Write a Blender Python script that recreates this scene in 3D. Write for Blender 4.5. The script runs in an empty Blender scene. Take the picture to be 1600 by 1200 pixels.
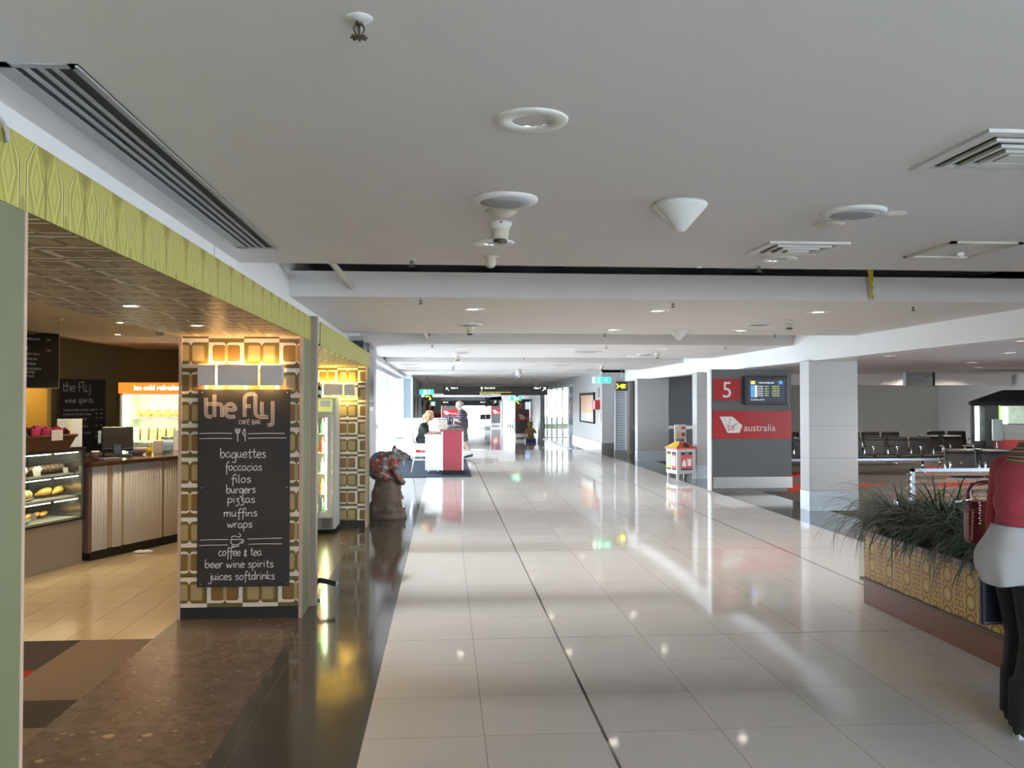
import bpy, bmesh, math, random
from mathutils import Vector, Matrix
random.seed(7)
SC = bpy.context.scene
COL = SC.collection
PI = math.pi
R = math.radians

# ---------------------------------------------------------------- camera
cd = bpy.data.cameras.new('camera'); cam = bpy.data.objects.new('camera', cd); COL.objects.link(cam)
cd.sensor_width = 36.0; cd.lens = 1380.0 / 1600.0 * 36.0; cd.clip_end = 400; cd.clip_start = 0.05
cam.location = (0, 0, 1.67); cam.rotation_euler = (R(90 + 1.1209), 0, R(-4.3502))
SC.camera = cam

# ---------------------------------------------------------------- sky, sun, exposure
wd = bpy.data.worlds.new('sky'); SC.world = wd; wd.use_nodes = True
_n = wd.node_tree.nodes; _l = wd.node_tree.links; _n.clear()
_o = _n.new('ShaderNodeOutputWorld'); _b = _n.new('ShaderNodeBackground')
_tc = _n.new('ShaderNodeTexCoord'); _sx = _n.new('ShaderNodeSeparateXYZ'); _cr = _n.new('ShaderNodeValToRGB')
_l.new(_tc.outputs['Generated'], _sx.inputs[0]); _l.new(_sx.outputs['Z'], _cr.inputs[0]); _l.new(_cr.outputs[0], _b.inputs[0])
_cr.color_ramp.elements[0].position = 0.0; _cr.color_ramp.elements[0].color = (0.95, 0.975, 1.0, 1)
_cr.color_ramp.elements[1].position = 0.6; _cr.color_ramp.elements[1].color = (0.72, 0.86, 1.0, 1)
_b.inputs['Strength'].default_value = 9.0
_l.new(_b.outputs[0], _o.inputs[0])
SC.view_settings.view_transform = 'Standard'; SC.view_settings.look = 'None'
SC.view_settings.exposure = 1.3; SC.view_settings.gamma = 1.0; SC.view_settings.use_curve_mapping = False
SC.cycles.use_denoising = True
SC.cycles.max_bounces = 9; SC.cycles.diffuse_bounces = 5; SC.cycles.glossy_bounces = 4; SC.cycles.transmission_bounces = 6
SC.cycles.transparent_max_bounces = 10; SC.cycles.sample_clamp_indirect = 6.0; SC.cycles.caustics_reflective = False; SC.cycles.caustics_refractive = False

def portal(name, loc, sx, sy, aim):
    """sampling window for the daylight that comes through one pane opening"""
    d = bpy.data.lights.new(name, 'AREA'); d.shape = 'RECTANGLE'; d.size = sx; d.size_y = sy
    d.cycles.is_portal = True
    o = bpy.data.objects.new(name, d); COL.objects.link(o); o.location = loc
    o.rotation_euler = Vector(aim).to_track_quat('-Z', 'Z').to_euler()
    return o
portal('daylight_left_glazing', (-1.75, 22.4, 1.27), 15.3, 2.45, (1, 0, 0))
portal('daylight_left_end_glazing', (-1.34, 30.35, 1.27), 0.5, 2.45, (0, -1, 0))
portal('daylight_rear_glazing', (2.8, -4.35, 1.27), 3.8, 2.45, (0, 1, 0))
portal('daylight_lounge_glazing', (13.3, 5.7, 1.25), 19.6, 2.4, (-1, 0, 0))
portal('daylight_right_doors', (5.0, 39.0, 1.2), 11.6, 2.3, (-1, 0, 0))
portal('daylight_added_far_glazing', (-3.15, 72, .75), 34, 2.3, (1, 0, 0))  # belongs to the window added to light the far gates
portal('daylight_far_window', (2.18, 83.3, 0.8), 3.0, 1.2, (0, -1, 0))

def light(name, kind, loc, energy, col, aim=None, size=0.1, size_y=None, spot=100, blend=.6):
    d = bpy.data.lights.new(name, kind); d.energy = energy; d.color = col
    if kind == 'AREA':
        d.size = size
        if size_y: d.shape = 'RECTANGLE'; d.size_y = size_y
    else: d.shadow_soft_size = size
    if kind == 'SPOT': d.spot_size = R(spot); d.spot_blend = blend
    o = bpy.data.objects.new(name, d); COL.objects.link(o); o.location = loc
    if aim: o.rotation_euler = Vector(aim).to_track_quat('-Z', 'Y').to_euler()
    return o

# ---------------------------------------------------------------- shader helpers
class S:
    """a scalar socket inside one node tree, with arithmetic"""
    def __init__(s, nt, sock): s.nt = nt; s.k = sock
    def _m(s, op, b=None, c=None):
        n = s.nt.nodes.new('ShaderNodeMath'); n.operation = op
        for i, v in enumerate((s, b, c)):
            if v is None: continue
            if isinstance(v, S): s.nt.links.new(v.k, n.inputs[i])
            else: n.inputs[i].default_value = v
        return S(s.nt, n.outputs[0])
    def __add__(s, b): return s._m('ADD', b)
    def __sub__(s, b): return s._m('SUBTRACT', b)
    def __mul__(s, b): return s._m('MULTIPLY', b)
    def __truediv__(s, b): return s._m('DIVIDE', b)
    def __rsub__(s, b): return (s * -1.0) + b
    __radd__ = __add__; __rmul__ = __mul__
    def fr(s): return s._m('FRACT')
    def fl(s): return s._m('FLOOR')
    def ab(s): return s._m('ABSOLUTE')
    def lt(s, b): return s._m('LESS_THAN', b)
    def gt(s, b): return s._m('GREATER_THAN', b)
    def mn(s, b): return s._m('MINIMUM', b)
    def mx(s, b): return s._m('MAXIMUM', b)
    def sq(s): return s._m('SQRT')
    def mod2(s): return s._m('FLOORED_MODULO', 2.0)
    def line(s, period, off, w):
        """1 on a line of width w every period"""
        return (((s - off) / period + 0.5).fr() - 0.5).ab().lt(w * 0.5 / period)

MATS = {}
def newmat(name):
    m = bpy.data.materials.new(name); m.use_nodes = True
    return m, m.node_tree, m.node_tree.nodes['Principled BSDF']
def uv(nt, kind='UV'):
    t = nt.nodes.new('ShaderNodeTexCoord'); x = nt.nodes.new('ShaderNodeSeparateXYZ')
    nt.links.new(t.outputs[kind], x.inputs[0])
    return S(nt, x.outputs[0]), S(nt, x.outputs[1]), S(nt, x.outputs[2]), t.outputs[kind]
def rgb(nt, c):
    n = nt.nodes.new('ShaderNodeRGB'); n.outputs[0].default_value = (c[0], c[1], c[2], 1); return n.outputs[0]
def mix(nt, f, a, b):
    n = nt.nodes.new('ShaderNodeMix'); n.data_type = 'RGBA'
    nt.links.new(f.k, n.inputs[0])
    for i, v in ((6, a), (7, b)):
        if isinstance(v, tuple): n.inputs[i].default_value = (v[0], v[1], v[2], 1)
        else: nt.links.new(v, n.inputs[i])
    return n.outputs[2]
def noise(nt, vec, scale, detail=3, rough=.5):
    n = nt.nodes.new('ShaderNodeTexNoise'); n.inputs['Scale'].default_value = scale; n.inputs['Detail'].default_value = detail
    n.inputs['Roughness'].default_value = rough
    nt.links.new(vec, n.inputs['Vector']); return S(nt, n.outputs['Fac'])
def white(nt, a, b):
    c = nt.nodes.new('ShaderNodeCombineXYZ'); nt.links.new(a.k, c.inputs[0]); nt.links.new(b.k, c.inputs[1])
    n = nt.nodes.new('ShaderNodeTexWhiteNoise'); n.noise_dimensions = '2D'; nt.links.new(c.outputs[0], n.inputs['Vector'])
    return S(nt, n.outputs['Value'])
def bump(nt, p, h, strength, dist=.002):
    b = nt.nodes.new('ShaderNodeBump'); b.inputs['Strength'].default_value = strength; b.inputs['Distance'].default_value = dist
    nt.links.new(h.k, b.inputs['Height']); nt.links.new(b.outputs[0], p.inputs['Normal'])
def pm(name, col, rough=.5, metal=0.0, spec=.5, vary=.06, vs=6.0, bmp=0, bs=80, emit=None, es=1.0):
    """plain procedural material: colour with slight noise variation"""
    if name in MATS: return MATS[name]
    m, nt, p = newmat(name)
    u, v, w, vec = uv(nt, 'Object')
    f = noise(nt, vec, vs)
    lo = tuple(c * (1 - vary) for c in col); hi = tuple(min(1, c * (1 + vary)) for c in col)
    nt.links.new(mix(nt, f, lo, hi), p.inputs['Base Color'])
    p.inputs['Roughness'].default_value = rough; p.inputs['Metallic'].default_value = metal
    p.inputs['Specular IOR Level'].default_value = spec
    if bmp: bump(nt, p, noise(nt, vec, bs, 2), bmp)
    if emit:
        p.inputs['Emission Color'].default_value = (*emit, 1); p.inputs['Emission Strength'].default_value = es
    MATS[name] = m
    return m
def glass_mat(name, tint=(1, 1, 1), refl=.08):
    if name in MATS: return MATS[name]
    m = bpy.data.materials.new(name); m.use_nodes = True; nt = m.node_tree; nt.nodes.clear()
    o = nt.nodes.new('ShaderNodeOutputMaterial'); t = nt.nodes.new('ShaderNodeBsdfTransparent'); g = nt.nodes.new('ShaderNodeBsdfGlossy')
    x = nt.nodes.new('ShaderNodeMixShader'); lw = nt.nodes.new('ShaderNodeLayerWeight'); lw.inputs['Blend'].default_value = refl
    t.inputs[0].default_value = (*tint, 1); g.inputs['Roughness'].default_value = .02
    mm = nt.nodes.new('ShaderNodeMath'); mm.operation = 'MINIMUM'; mm.inputs[1].default_value = .16; nt.links.new(lw.outputs['Fresnel'], mm.inputs[0]); nt.links.new(mm.outputs[0], x.inputs[0]); nt.links.new(t.outputs[0], x.inputs[1]); nt.links.new(g.outputs[0], x.inputs[2])
    nt.links.new(x.outputs[0], o.inputs[0]); MATS[name] = m
    return m

# ---------------------------------------------------------------- mesh helpers
class MB:
    """collects shapes for ONE mesh"""
    def __init__(s): s.v = []; s.f = []; s.mi = []; s.sm = []
    def add(s, vs, fs, mi=0, smooth=False):
        b = len(s.v); s.v += [tuple(q) for q in vs]
        for f in fs: s.f.append(tuple(b + i for i in f)); s.mi.append(mi); s.sm.append(smooth)
        return s
    def box(s, x0, y0, z0, x1, y1, z1, mi=0, T=None):
        x0, x1 = min(x0, x1), max(x0, x1); y0, y1 = min(y0, y1), max(y0, y1); z0, z1 = min(z0, z1), max(z0, z1)
        vs = [Vector(q) for q in ((x0, y0, z0), (x1, y0, z0), (x1, y1, z0), (x0, y1, z0), (x0, y0, z1), (x1, y0, z1), (x1, y1, z1), (x0, y1, z1))]
        if T: vs = [T @ q for q in vs]
        return s.add(vs, ((0, 3, 2, 1), (4, 5, 6, 7), (0, 1, 5, 4), (1, 2, 6, 5), (2, 3, 7, 6), (3, 0, 4, 7)), mi)
    def rbox(s, x0, y0, z0, x1, y1, z1, r=.01, mi=0, T=None, seg=2):
        bm = bmesh.new(); bmesh.ops.create_cube(bm, size=1)
        for q in bm.verts: q.co = Vector(((x0 + x1) / 2 + q.co.x * abs(x1 - x0), (y0 + y1) / 2 + q.co.y * abs(y1 - y0), (z0 + z1) / 2 + q.co.z * abs(z1 - z0)))
        bmesh.ops.bevel(bm, geom=bm.edges[:], offset=r, segments=seg, affect='EDGES', profile=.5)
        return s.bm(bm, T, mi, smooth=False)
    def bm(s, bm, T=None, mi=0, smooth=False):
        bm.verts.index_update()
        s.add([(T @ q.co) if T else q.co.copy() for q in bm.verts], [[q.index for q in f.verts] for f in bm.faces], mi, smooth); bm.free(); return s
    def lathe(s, prof, c=(0, 0, 0), n=20, mi=0, axis='Z', T=None, smooth=True, caps=True):
        vs = []; fs = []
        for (r, z) in prof:
            for k in range(n):
                a = 2 * PI * k / n; q = (r * math.cos(a), r * math.sin(a), z)
                if axis == 'X': q = (q[2], q[0], q[1])
                if axis == 'Y': q = (q[0], q[2], q[1])
                q = Vector(q)
                if T: q = T @ q
                vs.append(q + Vector(c))
        m = len(prof)
        for j in range(m - 1):
            for k in range(n):
                a = j * n + k; b = j * n + (k + 1) % n; fs.append((a, b, b + n, a + n) if axis != 'Y' else (a, a + n, b + n, b))
        if caps and prof[0][0] > 1e-6: fs.append(tuple(range(n))[::-1])
        if caps and prof[-1][0] > 1e-6: fs.append(tuple(range((m - 1) * n, m * n)))
        return s.add(vs, fs, mi, smooth)
    def ell(s, c, r, n=16, m=10, mi=0, T=None):
        prof = []
        vs = []; fs = []
        for j in range(m + 1):
            t = -PI / 2 + PI * j / m
            for k in range(n):
                a = 2 * PI * k / n; q = Vector((r[0] * math.cos(t) * math.cos(a), r[1] * math.cos(t) * math.sin(a), r[2] * math.sin(t)))
                if T: q = T @ q
                vs.append(q + Vector(c))
        for j in range(m):
            for k in range(n):
                a = j * n + k; b = j * n + (k + 1) % n; fs.append((a, b, b + n, a + n))
        return s.add(vs, fs, mi, True)
    def tube(s, pts, rad, n=10, mi=0, cap=True, flat=1.0):
        """swept tube along pts; rad a number or a list; flat squashes the second axis"""
        pts = [Vector(q) for q in pts]; k = len(pts)
        rs = rad if isinstance(rad, (list, tuple)) else [rad] * k
        vs = []; fs = []; up = None
        for i in range(k):
            t = (pts[min(i + 1, k - 1)] - pts[max(i - 1, 0)]).normalized()
            if up is None: up = Vector((0, 0, 1)) if abs(t.z) < .9 else Vector((0, 1, 0))
            a = t.cross(up)
            if a.length < 1e-5: a = t.orthogonal()
            a.normalize(); b = a.cross(t).normalized(); up = b
            for j in range(n):
                g = 2 * PI * j / n; vs.append(pts[i] + a * (rs[i] * math.cos(g)) + b * (rs[i] * flat * math.sin(g)))
        for i in range(k - 1):
            for j in range(n):
                p = i * n + j; q = i * n + (j + 1) % n; fs.append((p, q, q + n, p + n))
        if cap: fs.append(tuple(range(n))[::-1]); fs.append(tuple(range((k - 1) * n, k * n)))
        return s.add(vs, fs, mi, True)
    def prism(s, poly, d0, d1, plane='XZ', mi=0, T=None):
        """extrude a 2D polygon along the third axis"""
        def P(a, b, d): return {'XZ': (a, d, b), 'YZ': (d, a, b), 'XY': (a, b, d)}[plane]
        n = len(poly); vs = [Vector(P(a, b, d0)) for a, b in poly] + [Vector(P(a, b, d1)) for a, b in poly]
        if T: vs = [T @ q for q in vs]
        fs = [tuple(range(n)), tuple(range(2 * n - 1, n - 1, -1))] + [(i, i + n, (i + 1) % n + n, (i + 1) % n) for i in range(n)]
        return s.add(vs, fs, mi)
    def quad(s, a, b, c, d, mi=0): return s.add([a, b, c, d], [(0, 1, 2, 3)], mi)
    def ribbon(s, pts, w, mi=0, lift=.0008, org=(0, 0, 0), ux=(1, 0, 0), uz=(0, 0, 1), nn=(0, -1, 0)):
        """flat stroke of width w through 2D pts, drawn on a plane (a thin raised line)"""
        O = Vector(org); U = Vector(ux); W = Vector(uz); N = Vector(nn)
        P = [Vector((p[0], p[1])) for p in pts]; k = len(P); L = []; Rr = []
        for i in range(k):
            t = P[min(i + 1, k - 1)] - P[max(i - 1, 0)]
            if t.length < 1e-9: t = Vector((1, 0))
            t.normalize(); n = Vector((-t.y, t.x)) * w / 2
            L.append(P[i] + n); Rr.append(P[i] - n)
        vs = [O + U * q.x + W * q.y + N * lift for q in L] + [O + U * q.x + W * q.y + N * lift for q in Rr]
        return s.add(vs, [(i, i + 1, k + i + 1, k + i) for i in range(k - 1)], mi)
    def mesh(s, name, mats, smooth_angle=None):
        me = bpy.data.meshes.new(name); me.from_pydata(s.v, [], s.f); 
        for m in (mats if isinstance(mats, (list, tuple)) else [mats]): me.materials.append(m)
        me.polygons.foreach_set('material_index', s.mi); me.polygons.foreach_set('use_smooth', s.sm)
        boxuv(me); me.update(); return me
    def build(s, name, mats, parent=None, loc=(0, 0, 0), rz=0, fix=True):
        me = s.mesh(name, mats)
        if fix:
            bm = bmesh.new(); bm.from_mesh(me); bmesh.ops.recalc_face_normals(bm, faces=bm.faces[:]); bm.to_mesh(me); bm.free(); boxuv(me)
        o = bpy.data.objects.new(name, me); COL.objects.link(o); o.location = loc; o.rotation_euler.z = rz
        if parent: o.parent = parent
        return o
def boxuv(me):
    l = me.uv_layers.get('UVMap') or me.uv_layers.new(name='UVMap')
    for p in me.polygons:
        n = p.normal; ax = max(range(3), key=lambda i: abs(n[i]))
        for li in p.loop_indices:
            c = me.vertices[me.loops[li].vertex_index].co
            l.data[li].uv = (c.y, c.z) if ax == 0 else (c.x, c.z) if ax == 1 else (c.x, c.y)
def blob(name, shapes, mats, parent=None, vox=.02, smooth=6, loc=(0, 0, 0), rz=0, fac=.5):
    """one continuous skin grown over an MB of overlapping shapes"""
    me = shapes.mesh(name + '_raw', mats); o = bpy.data.objects.new(name + '_raw', me); COL.objects.link(o)
    m = o.modifiers.new('r', 'REMESH'); m.mode = 'VOXEL'; m.voxel_size = vox; m.use_smooth_shade = True
    if smooth: k = o.modifiers.new('s', 'SMOOTH'); k.iterations = smooth; k.factor = fac
    dg = bpy.context.evaluated_depsgraph_get(); dg.update()
    nm = bpy.data.meshes.new_from_object(o.evaluated_get(dg)); nm.name = name
    bpy.data.objects.remove(o); bpy.data.meshes.remove(me)
    if not nm.materials:
        for q in (mats if isinstance(mats, (list, tuple)) else [mats]): nm.materials.append(q)
    boxuv(nm)
    r = bpy.data.objects.new(name, nm); COL.objects.link(r); r.location = loc; r.rotation_euler.z = rz
    if parent: r.parent = parent
    return r
def cap(mb, a, b, ra, rb, n=12):
    """tapered limb with round ends"""
    a = Vector(a); b = Vector(b); mb.tube([a, a.lerp(b, .5), b], [ra, (ra + rb) / 2, rb], n); mb.ell(a, (ra, ra, ra), 10, 8); mb.ell(b, (rb, rb, rb), 10, 8); return mb

# ---------------------------------------------------------------- things, parts, setting
def tag(o, label, cat, group=None, kind=None):
    o['label'] = label; o['category'] = cat
    if group: o['group'] = group
    if kind: o['kind'] = kind
    return o
def thing(name, label, cat, loc=(0, 0, 0), rz=0, group=None):
    o = bpy.data.objects.new(name, None); o.empty_display_size = .1; COL.objects.link(o); o.location = loc; o.rotation_euler.z = rz
    return tag(o, label, cat, group)
def struct(name, mb, mats, label=None):
    o = mb.build(name, mats); o['kind'] = 'structure'
    if label: o['label'] = label
    return o
def dup(root, loc, rz=None, label=None, group=None):
    r = root.copy(); COL.objects.link(r); r.location = loc
    if rz is not None: r.rotation_euler.z = rz
    if label: r['label'] = label
    if group: r['group'] = group
    for ch in list(root.children):
        c = ch.copy(); COL.objects.link(c); c.parent = r
        for g in list(ch.children):
            d = g.copy(); COL.objects.link(d); d.parent = c
    return r
def text(name, body, size, mat, parent, loc, rot=(PI / 2, 0, 0), depth=.001, align='LEFT', sx=1.0, bold=0):
    """letters as a thin mesh; by default upright and facing -Y"""
    cu = bpy.data.curves.new(name, 'FONT'); cu.body = body; cu.size = size; cu.extrude = depth; cu.align_x = align; cu.offset = bold; cu.resolution_u = 3
    o = bpy.data.objects.new(name + '_t', cu); COL.objects.link(o)
    dg = bpy.context.evaluated_depsgraph_get(); dg.update()
    me = bpy.data.meshes.new_from_object(o.evaluated_get(dg)); me.name = name
    bpy.data.objects.remove(o); bpy.data.curves.remove(cu)
    me.materials.clear(); me.materials.append(mat)
    q = bpy.data.objects.new(name, me); COL.objects.link(q); q.location = loc; q.rotation_euler = rot; q.scale = (sx, 1, 1)
    if parent: q.parent = parent
    return q
def spline(pts, k=6):
    """Catmull-Rom through 2D/3D points"""
    P = [Vector(p) for p in pts]
    if len(P) < 3: return P
    out = []
    for i in range(len(P) - 1):
        a = P[max(i - 1, 0)]; b = P[i]; c = P[i + 1]; d = P[min(i + 2, len(P) - 1)]
        for j in range(k):
            t = j / k; out.append(.5 * ((2 * b) + (c - a) * t + (2 * a - 5 * b + 4 * c - d) * t * t + (3 * b - a - 3 * c + d) * t ** 3))
    out.append(P[-1]); return out
ORD = ['first', 'second', 'third', 'fourth', 'fifth', 'sixth', 'seventh', 'eighth', 'ninth', 'tenth', 'eleventh', 'twelfth']

# ---------------------------------------------------------------- chalk hand
GL = {
 'a': (.95, [[(.72, .8), (.42, 1), (.07, .6), (.12, .12), (.4, .02), (.68, .4), (.73, .98)], [(.73, .98), (.72, .25), (.88, .02)]]),
 'b': (.88, [[(.08, 1.85), (.07, .05)], [(.08, .35), (.3, .95), (.62, .92), (.74, .5), (.52, .05), (.22, .02), (.08, .25)]]),
 'c': (.82, [[(.7, .85), (.42, 1), (.08, .6), (.15, .12), (.45, 0), (.74, .2)]]),
 'd': (.98, [[(.7, .75), (.4, 1), (.05, .55), (.15, .08), (.45, .05), (.72, .5)], [(.75, 1.85), (.74, .25), (.88, .02)]]),
 'e': (.85, [[(.1, .5), (.7, .58), (.64, .92), (.38, 1), (.08, .6), (.15, .1), (.45, 0), (.75, .2)]]),
 'f': (.66, [[(.78, 1.6), (.58, 1.82), (.36, 1.5), (.32, .6), (.28, -.75)], [(.05, .85), (.68, .92)]]),
 'g': (.9, [[(.72, .78), (.4, 1), (.06, .6), (.15, .1), (.45, .05), (.72, .6)], [(.74, .98), (.72, -.4), (.48, -.85), (.12, -.65)]]),
 'h': (.85, [[(.08, 1.85), (.08, 0)], [(.08, .55), (.38, 1), (.66, .8), (.7, 0)]]),
 'i': (.4, [[(.15, 1), (.14, .2), (.27, 0)], [(.14, 1.38), (.18, 1.5)]]),
 'j': (.5, [[(.28, 1), (.28, -.4), (.06, -.85), (-.25, -.62)], [(.28, 1.38), (.32, 1.5)]]),
 'k': (.82, [[(.08, 1.85), (.08, 0)], [(.66, 1), (.12, .5), (.74, 0)]]),
 'l': (.4, [[(.13, 1.85), (.13, .2), (.28, 0)]]),
 'm': (1.25, [[(.06, 1), (.08, 0)], [(.08, .6), (.32, 1), (.52, .8), (.54, 0)], [(.54, .6), (.8, 1), (1.0, .8), (1.04, 0)]]),
 'n': (.88, [[(.06, 1), (.08, 0)], [(.08, .6), (.38, 1), (.62, .8), (.68, 0)]]),
 'o': (.88, [[(.4, 1), (.08, .6), (.15, .12), (.42, 0), (.72, .4), (.62, .9), (.4, 1)]]),
 'p': (.88, [[(.08, 1), (.06, -.85)], [(.08, .6), (.34, 1), (.66, .85), (.72, .35), (.4, 0), (.1, .2)]]),
 'r': (.68, [[(.08, 1), (.1, 0)], [(.1, .55), (.32, .96), (.62, .94)]]),
 's': (.78, [[(.65, .88), (.36, 1), (.12, .8), (.36, .55), (.62, .3), (.45, .02), (.06, .1)]]),
 't': (.72, [[(.36, 1.6), (.32, .3), (.48, 0), (.68, .1)], [(.04, 1.02), (.7, 1.05)]]),
 'u': (.9, [[(.06, 1), (.1, .2), (.35, 0), (.6, .35)], [(.65, 1), (.65, .2), (.8, 0)]]),
 'w': (1.15, [[(.04, 1), (.22, .04), (.48, .75), (.74, .04), (1.0, 1)]]),
 'y': (.88, [[(.06, 1), (.14, .4), (.35, .2), (.62, .55)], [(.68, 1), (.6, -.4), (.38, -.85), (.08, -.65)]]),
 'z': (.78, [[(.1, .95), (.58, .95), (.24, .45), (.58, .2), (.46, -.5), (.02, -.6)]]),
 '&': (.85, [[(.72, .85), (.45, 1.05), (.18, .85), (.45, .58), (.12, .3), (.3, .02), (.74, .15)], [(.48, 1.4), (.46, -.3)]]),
 ' ': (.55, []),
 'C': (.85, [[(.75, 1.3), (.4, 1.5), (.08, .9), (.2, .15), (.75, .1)]]), 'A': (.85, [[(.05, 0), (.35, 1.5), (.72, 0)], [(.15, .55), (.62, .55)]]),
 'F': (.8, [[(.1, 0), (.12, 1.5), (.7, 1.5)], [(.1, .8), (.6, .8)]]), 'E': (.8, [[(.7, 0), (.1, 0), (.1, 1.5), (.7, 1.5)], [(.1, .8), (.6, .8)], [(.35, 1.75), (.5, 1.95)]]),
 'B': (.85, [[(.1, 0), (.1, 1.5), (.55, 1.4), (.55, .85), (.12, .8)], [(.12, .8), (.7, .6), (.6, .05), (.1, 0)]]),
 'R': (.85, [[(.1, 0), (.1, 1.5), (.62, 1.35), (.55, .8), (.12, .75)], [(.3, .75), (.75, 0)]]),
}
def chalk(mb, body, x0, x1, y, xh, w, **kw):
    """writes body between x0 and x1 on baseline y"""
    tot = sum(GL[c][0] for c in body); sx = (x1 - x0) / tot; x = x0
    for i, c in enumerate(body):
        adv, strokes = GL[c]; dy = .06 * math.sin(i * 2.3) * xh
        for st in strokes:
            mb.ribbon(spline([(x + p[0] * sx, y + dy + p[1] * xh) for p in st], 5), w, **kw)
        x += adv * sx
    return mb
def fly_logo(mb, x, y, s, w, offs=(-.105, 0, .105), **kw):
    """the cafe's lettering: each stroke drawn as parallel lines; s is the x-height, (x, y) the baseline left end"""
    L = [[(.0, 1.45), (.0, .35), (.12, .08), (.42, .0)], [(0, .98), (.9, .98), (1.12, .86), (1.18, .6), (1.18, 0)], [(.62, 1.7), (.62, 0)],
         [(1.5, .56), (2.12, .56), (2.06, .84), (1.82, .98), (1.52, .86), (1.42, .5), (1.52, .14), (1.82, 0), (2.16, .06)],
         [(2.85, 0), (2.85, 1.3), (2.95, 1.6), (3.2, 1.72), (3.62, 1.72), (3.64, 1.6), (3.64, .45), (3.75, .12), (4.05, 0), (4.6, 0)], [(2.85, .82), (3.3, .82)],
         [(4.12, 1.15), (4.12, .4), (4.2, .1)], [(4.92, 1.2), (4.92, -.35), (4.82, -.56), (4.55, -.62)]]
    for st in L:
        P = [Vector(p) for p in (spline(st, 5) if len(st) > 2 else st)]
        for of in offs:
            Q = []
            for i in range(len(P)):
                t = (P[min(i + 1, len(P) - 1)] - P[max(i - 1, 0)]).normalized(); Q.append((x + (P[i].x - t.y * of) * s, y + (P[i].y + t.x * of) * s))
            mb.ribbon(Q, w, **kw)
    return mb

# ---------------------------------------------------------------- materials of the setting
def floor_tile_mat():
    m, nt, p = newmat('polished_tile'); x, y, z, vec = uv(nt, 'Object')
    thin = x.line(.6, .2, .0035).mx(y.line(.6, .24, .0035)); thick = x.line(3.0, .8, .016).mx(y.line(3.6, 6.24, .007))
    cell = white(nt, ((x - .2) / .6).fl(), ((y - .24) / .6).fl())
    a = mix(nt, cell, (.63, .61, .605), (.70, .68, .675))
    n = noise(nt, vec, 2.2, 4); a2 = mix(nt, n, a, (.71, .695, .69))
    c = mix(nt, thin, a2, (.26, .23, .21)); c = mix(nt, thick, c, (.055, .05, .045))
    nt.links.new(c, p.inputs['Base Color']); p.inputs['Roughness'].default_value = .055; p.inputs['Specular IOR Level'].default_value = .42
    return m
def granite_mat():
    m, nt, p = newmat('dark_granite_tile'); x, y, z, vec = uv(nt, 'Object')
    thin = x.line(.6, -1.0, .004).mx(y.line(1.2, .24, .003)); thick = y.line(3.6, 6.24, .007)
    n = noise(nt, vec, 160, 2); cell = white(nt, ((x + 1.0) / .6).fl(), ((y - .24) / .6).fl())
    a = mix(nt, n, (.045, .042, .042), (.11, .104, .10)); a = mix(nt, cell * .35, a, (.08, .075, .07))
    c = mix(nt, thin, a, (.12, .115, .105)); c = mix(nt, thick, c, (.2, .19, .16))
    nt.links.new(c, p.inputs['Base Color']); p.inputs['Roughness'].default_value = .085; p.inputs['Specular IOR Level'].default_value = .4
    return m
def terrazzo_mat():
    m, nt, p = newmat('brown_terrazzo'); x, y, z, vec = uv(nt, 'Object')
    wn = nt.nodes.new('ShaderNodeTexVoronoi'); wn.inputs['Scale'].default_value = 22; nt.links.new(vec, wn.inputs['Vector'])
    sp = nt.nodes.new('ShaderNodeSeparateColor'); nt.links.new(wn.outputs['Color'], sp.inputs[0]); r = S(nt, sp.outputs[0]); d = S(nt, wn.outputs['Distance'])
    v2 = nt.nodes.new('ShaderNodeTexVoronoi'); v2.inputs['Scale'].default_value = 7; nt.links.new(vec, v2.inputs['Vector'])
    s2 = nt.nodes.new('ShaderNodeSeparateColor'); nt.links.new(v2.outputs['Color'], s2.inputs[0]); d2 = S(nt, v2.outputs['Distance'])
    n = noise(nt, vec, 9, 6, .65)
    a = mix(nt, n, (.055, .042, .037), (.185, .148, .128))
    a = mix(nt, (r.gt(.55) * d.lt(.5)) * .45, a, (.075, .05, .04)); a = mix(nt, r.lt(.09) * (d + n * .35).lt(.46), a, (.24, .19, .145))
    a = mix(nt, S(nt, s2.outputs[1]).lt(.06) * (d2 + n * .3).lt(.36), a, (.29, .235, .175))
    j = x.line(.6, -1.55, .003).mx(y.line(1.2, .5, .003)); a = mix(nt, j * .6, a, (.06, .05, .04))
    nt.links.new(a, p.inputs['Base Color']); p.inputs['Roughness'].default_value = .24
    return m
def cafe_tile_mat():
    m, nt, p = newmat('tan_floor_tile'); x, y, z, vec = uv(nt, 'Object')
    j = x.line(.3, -2.04, .004).mx(y.line(.6, 6.42, .004)); cell = white(nt, ((x + 2.04) / .3).fl(), ((y - 6.42) / .6).fl())
    a = mix(nt, cell, (.47, .36, .225), (.55, .43, .27)); a = mix(nt, noise(nt, vec, 7, 5), a, (.44, .34, .22))
    nt.links.new(mix(nt, j, a, (.2, .15, .09)), p.inputs['Base Color']); p.inputs['Roughness'].default_value = .13
    return m
def carpet_mat(name, col):
    return pm(name, col, .95, vary=.22, vs=260, bmp=.5, bs=600, spec=.1)
def panel_mat(name, col, per, off, rough=.45):
    m, nt, p = newmat(name); u, v, w, vec = uv(nt, 'Object')
    n = noise(nt, vec, 3, 3); a = mix(nt, n, tuple(c * .97 for c in col), col)
    nt.links.new(mix(nt, w.line(per, off, .006), a, tuple(c * .55 for c in col)), p.inputs['Base Color']); p.inputs['Roughness'].default_value = rough
    return m
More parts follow.
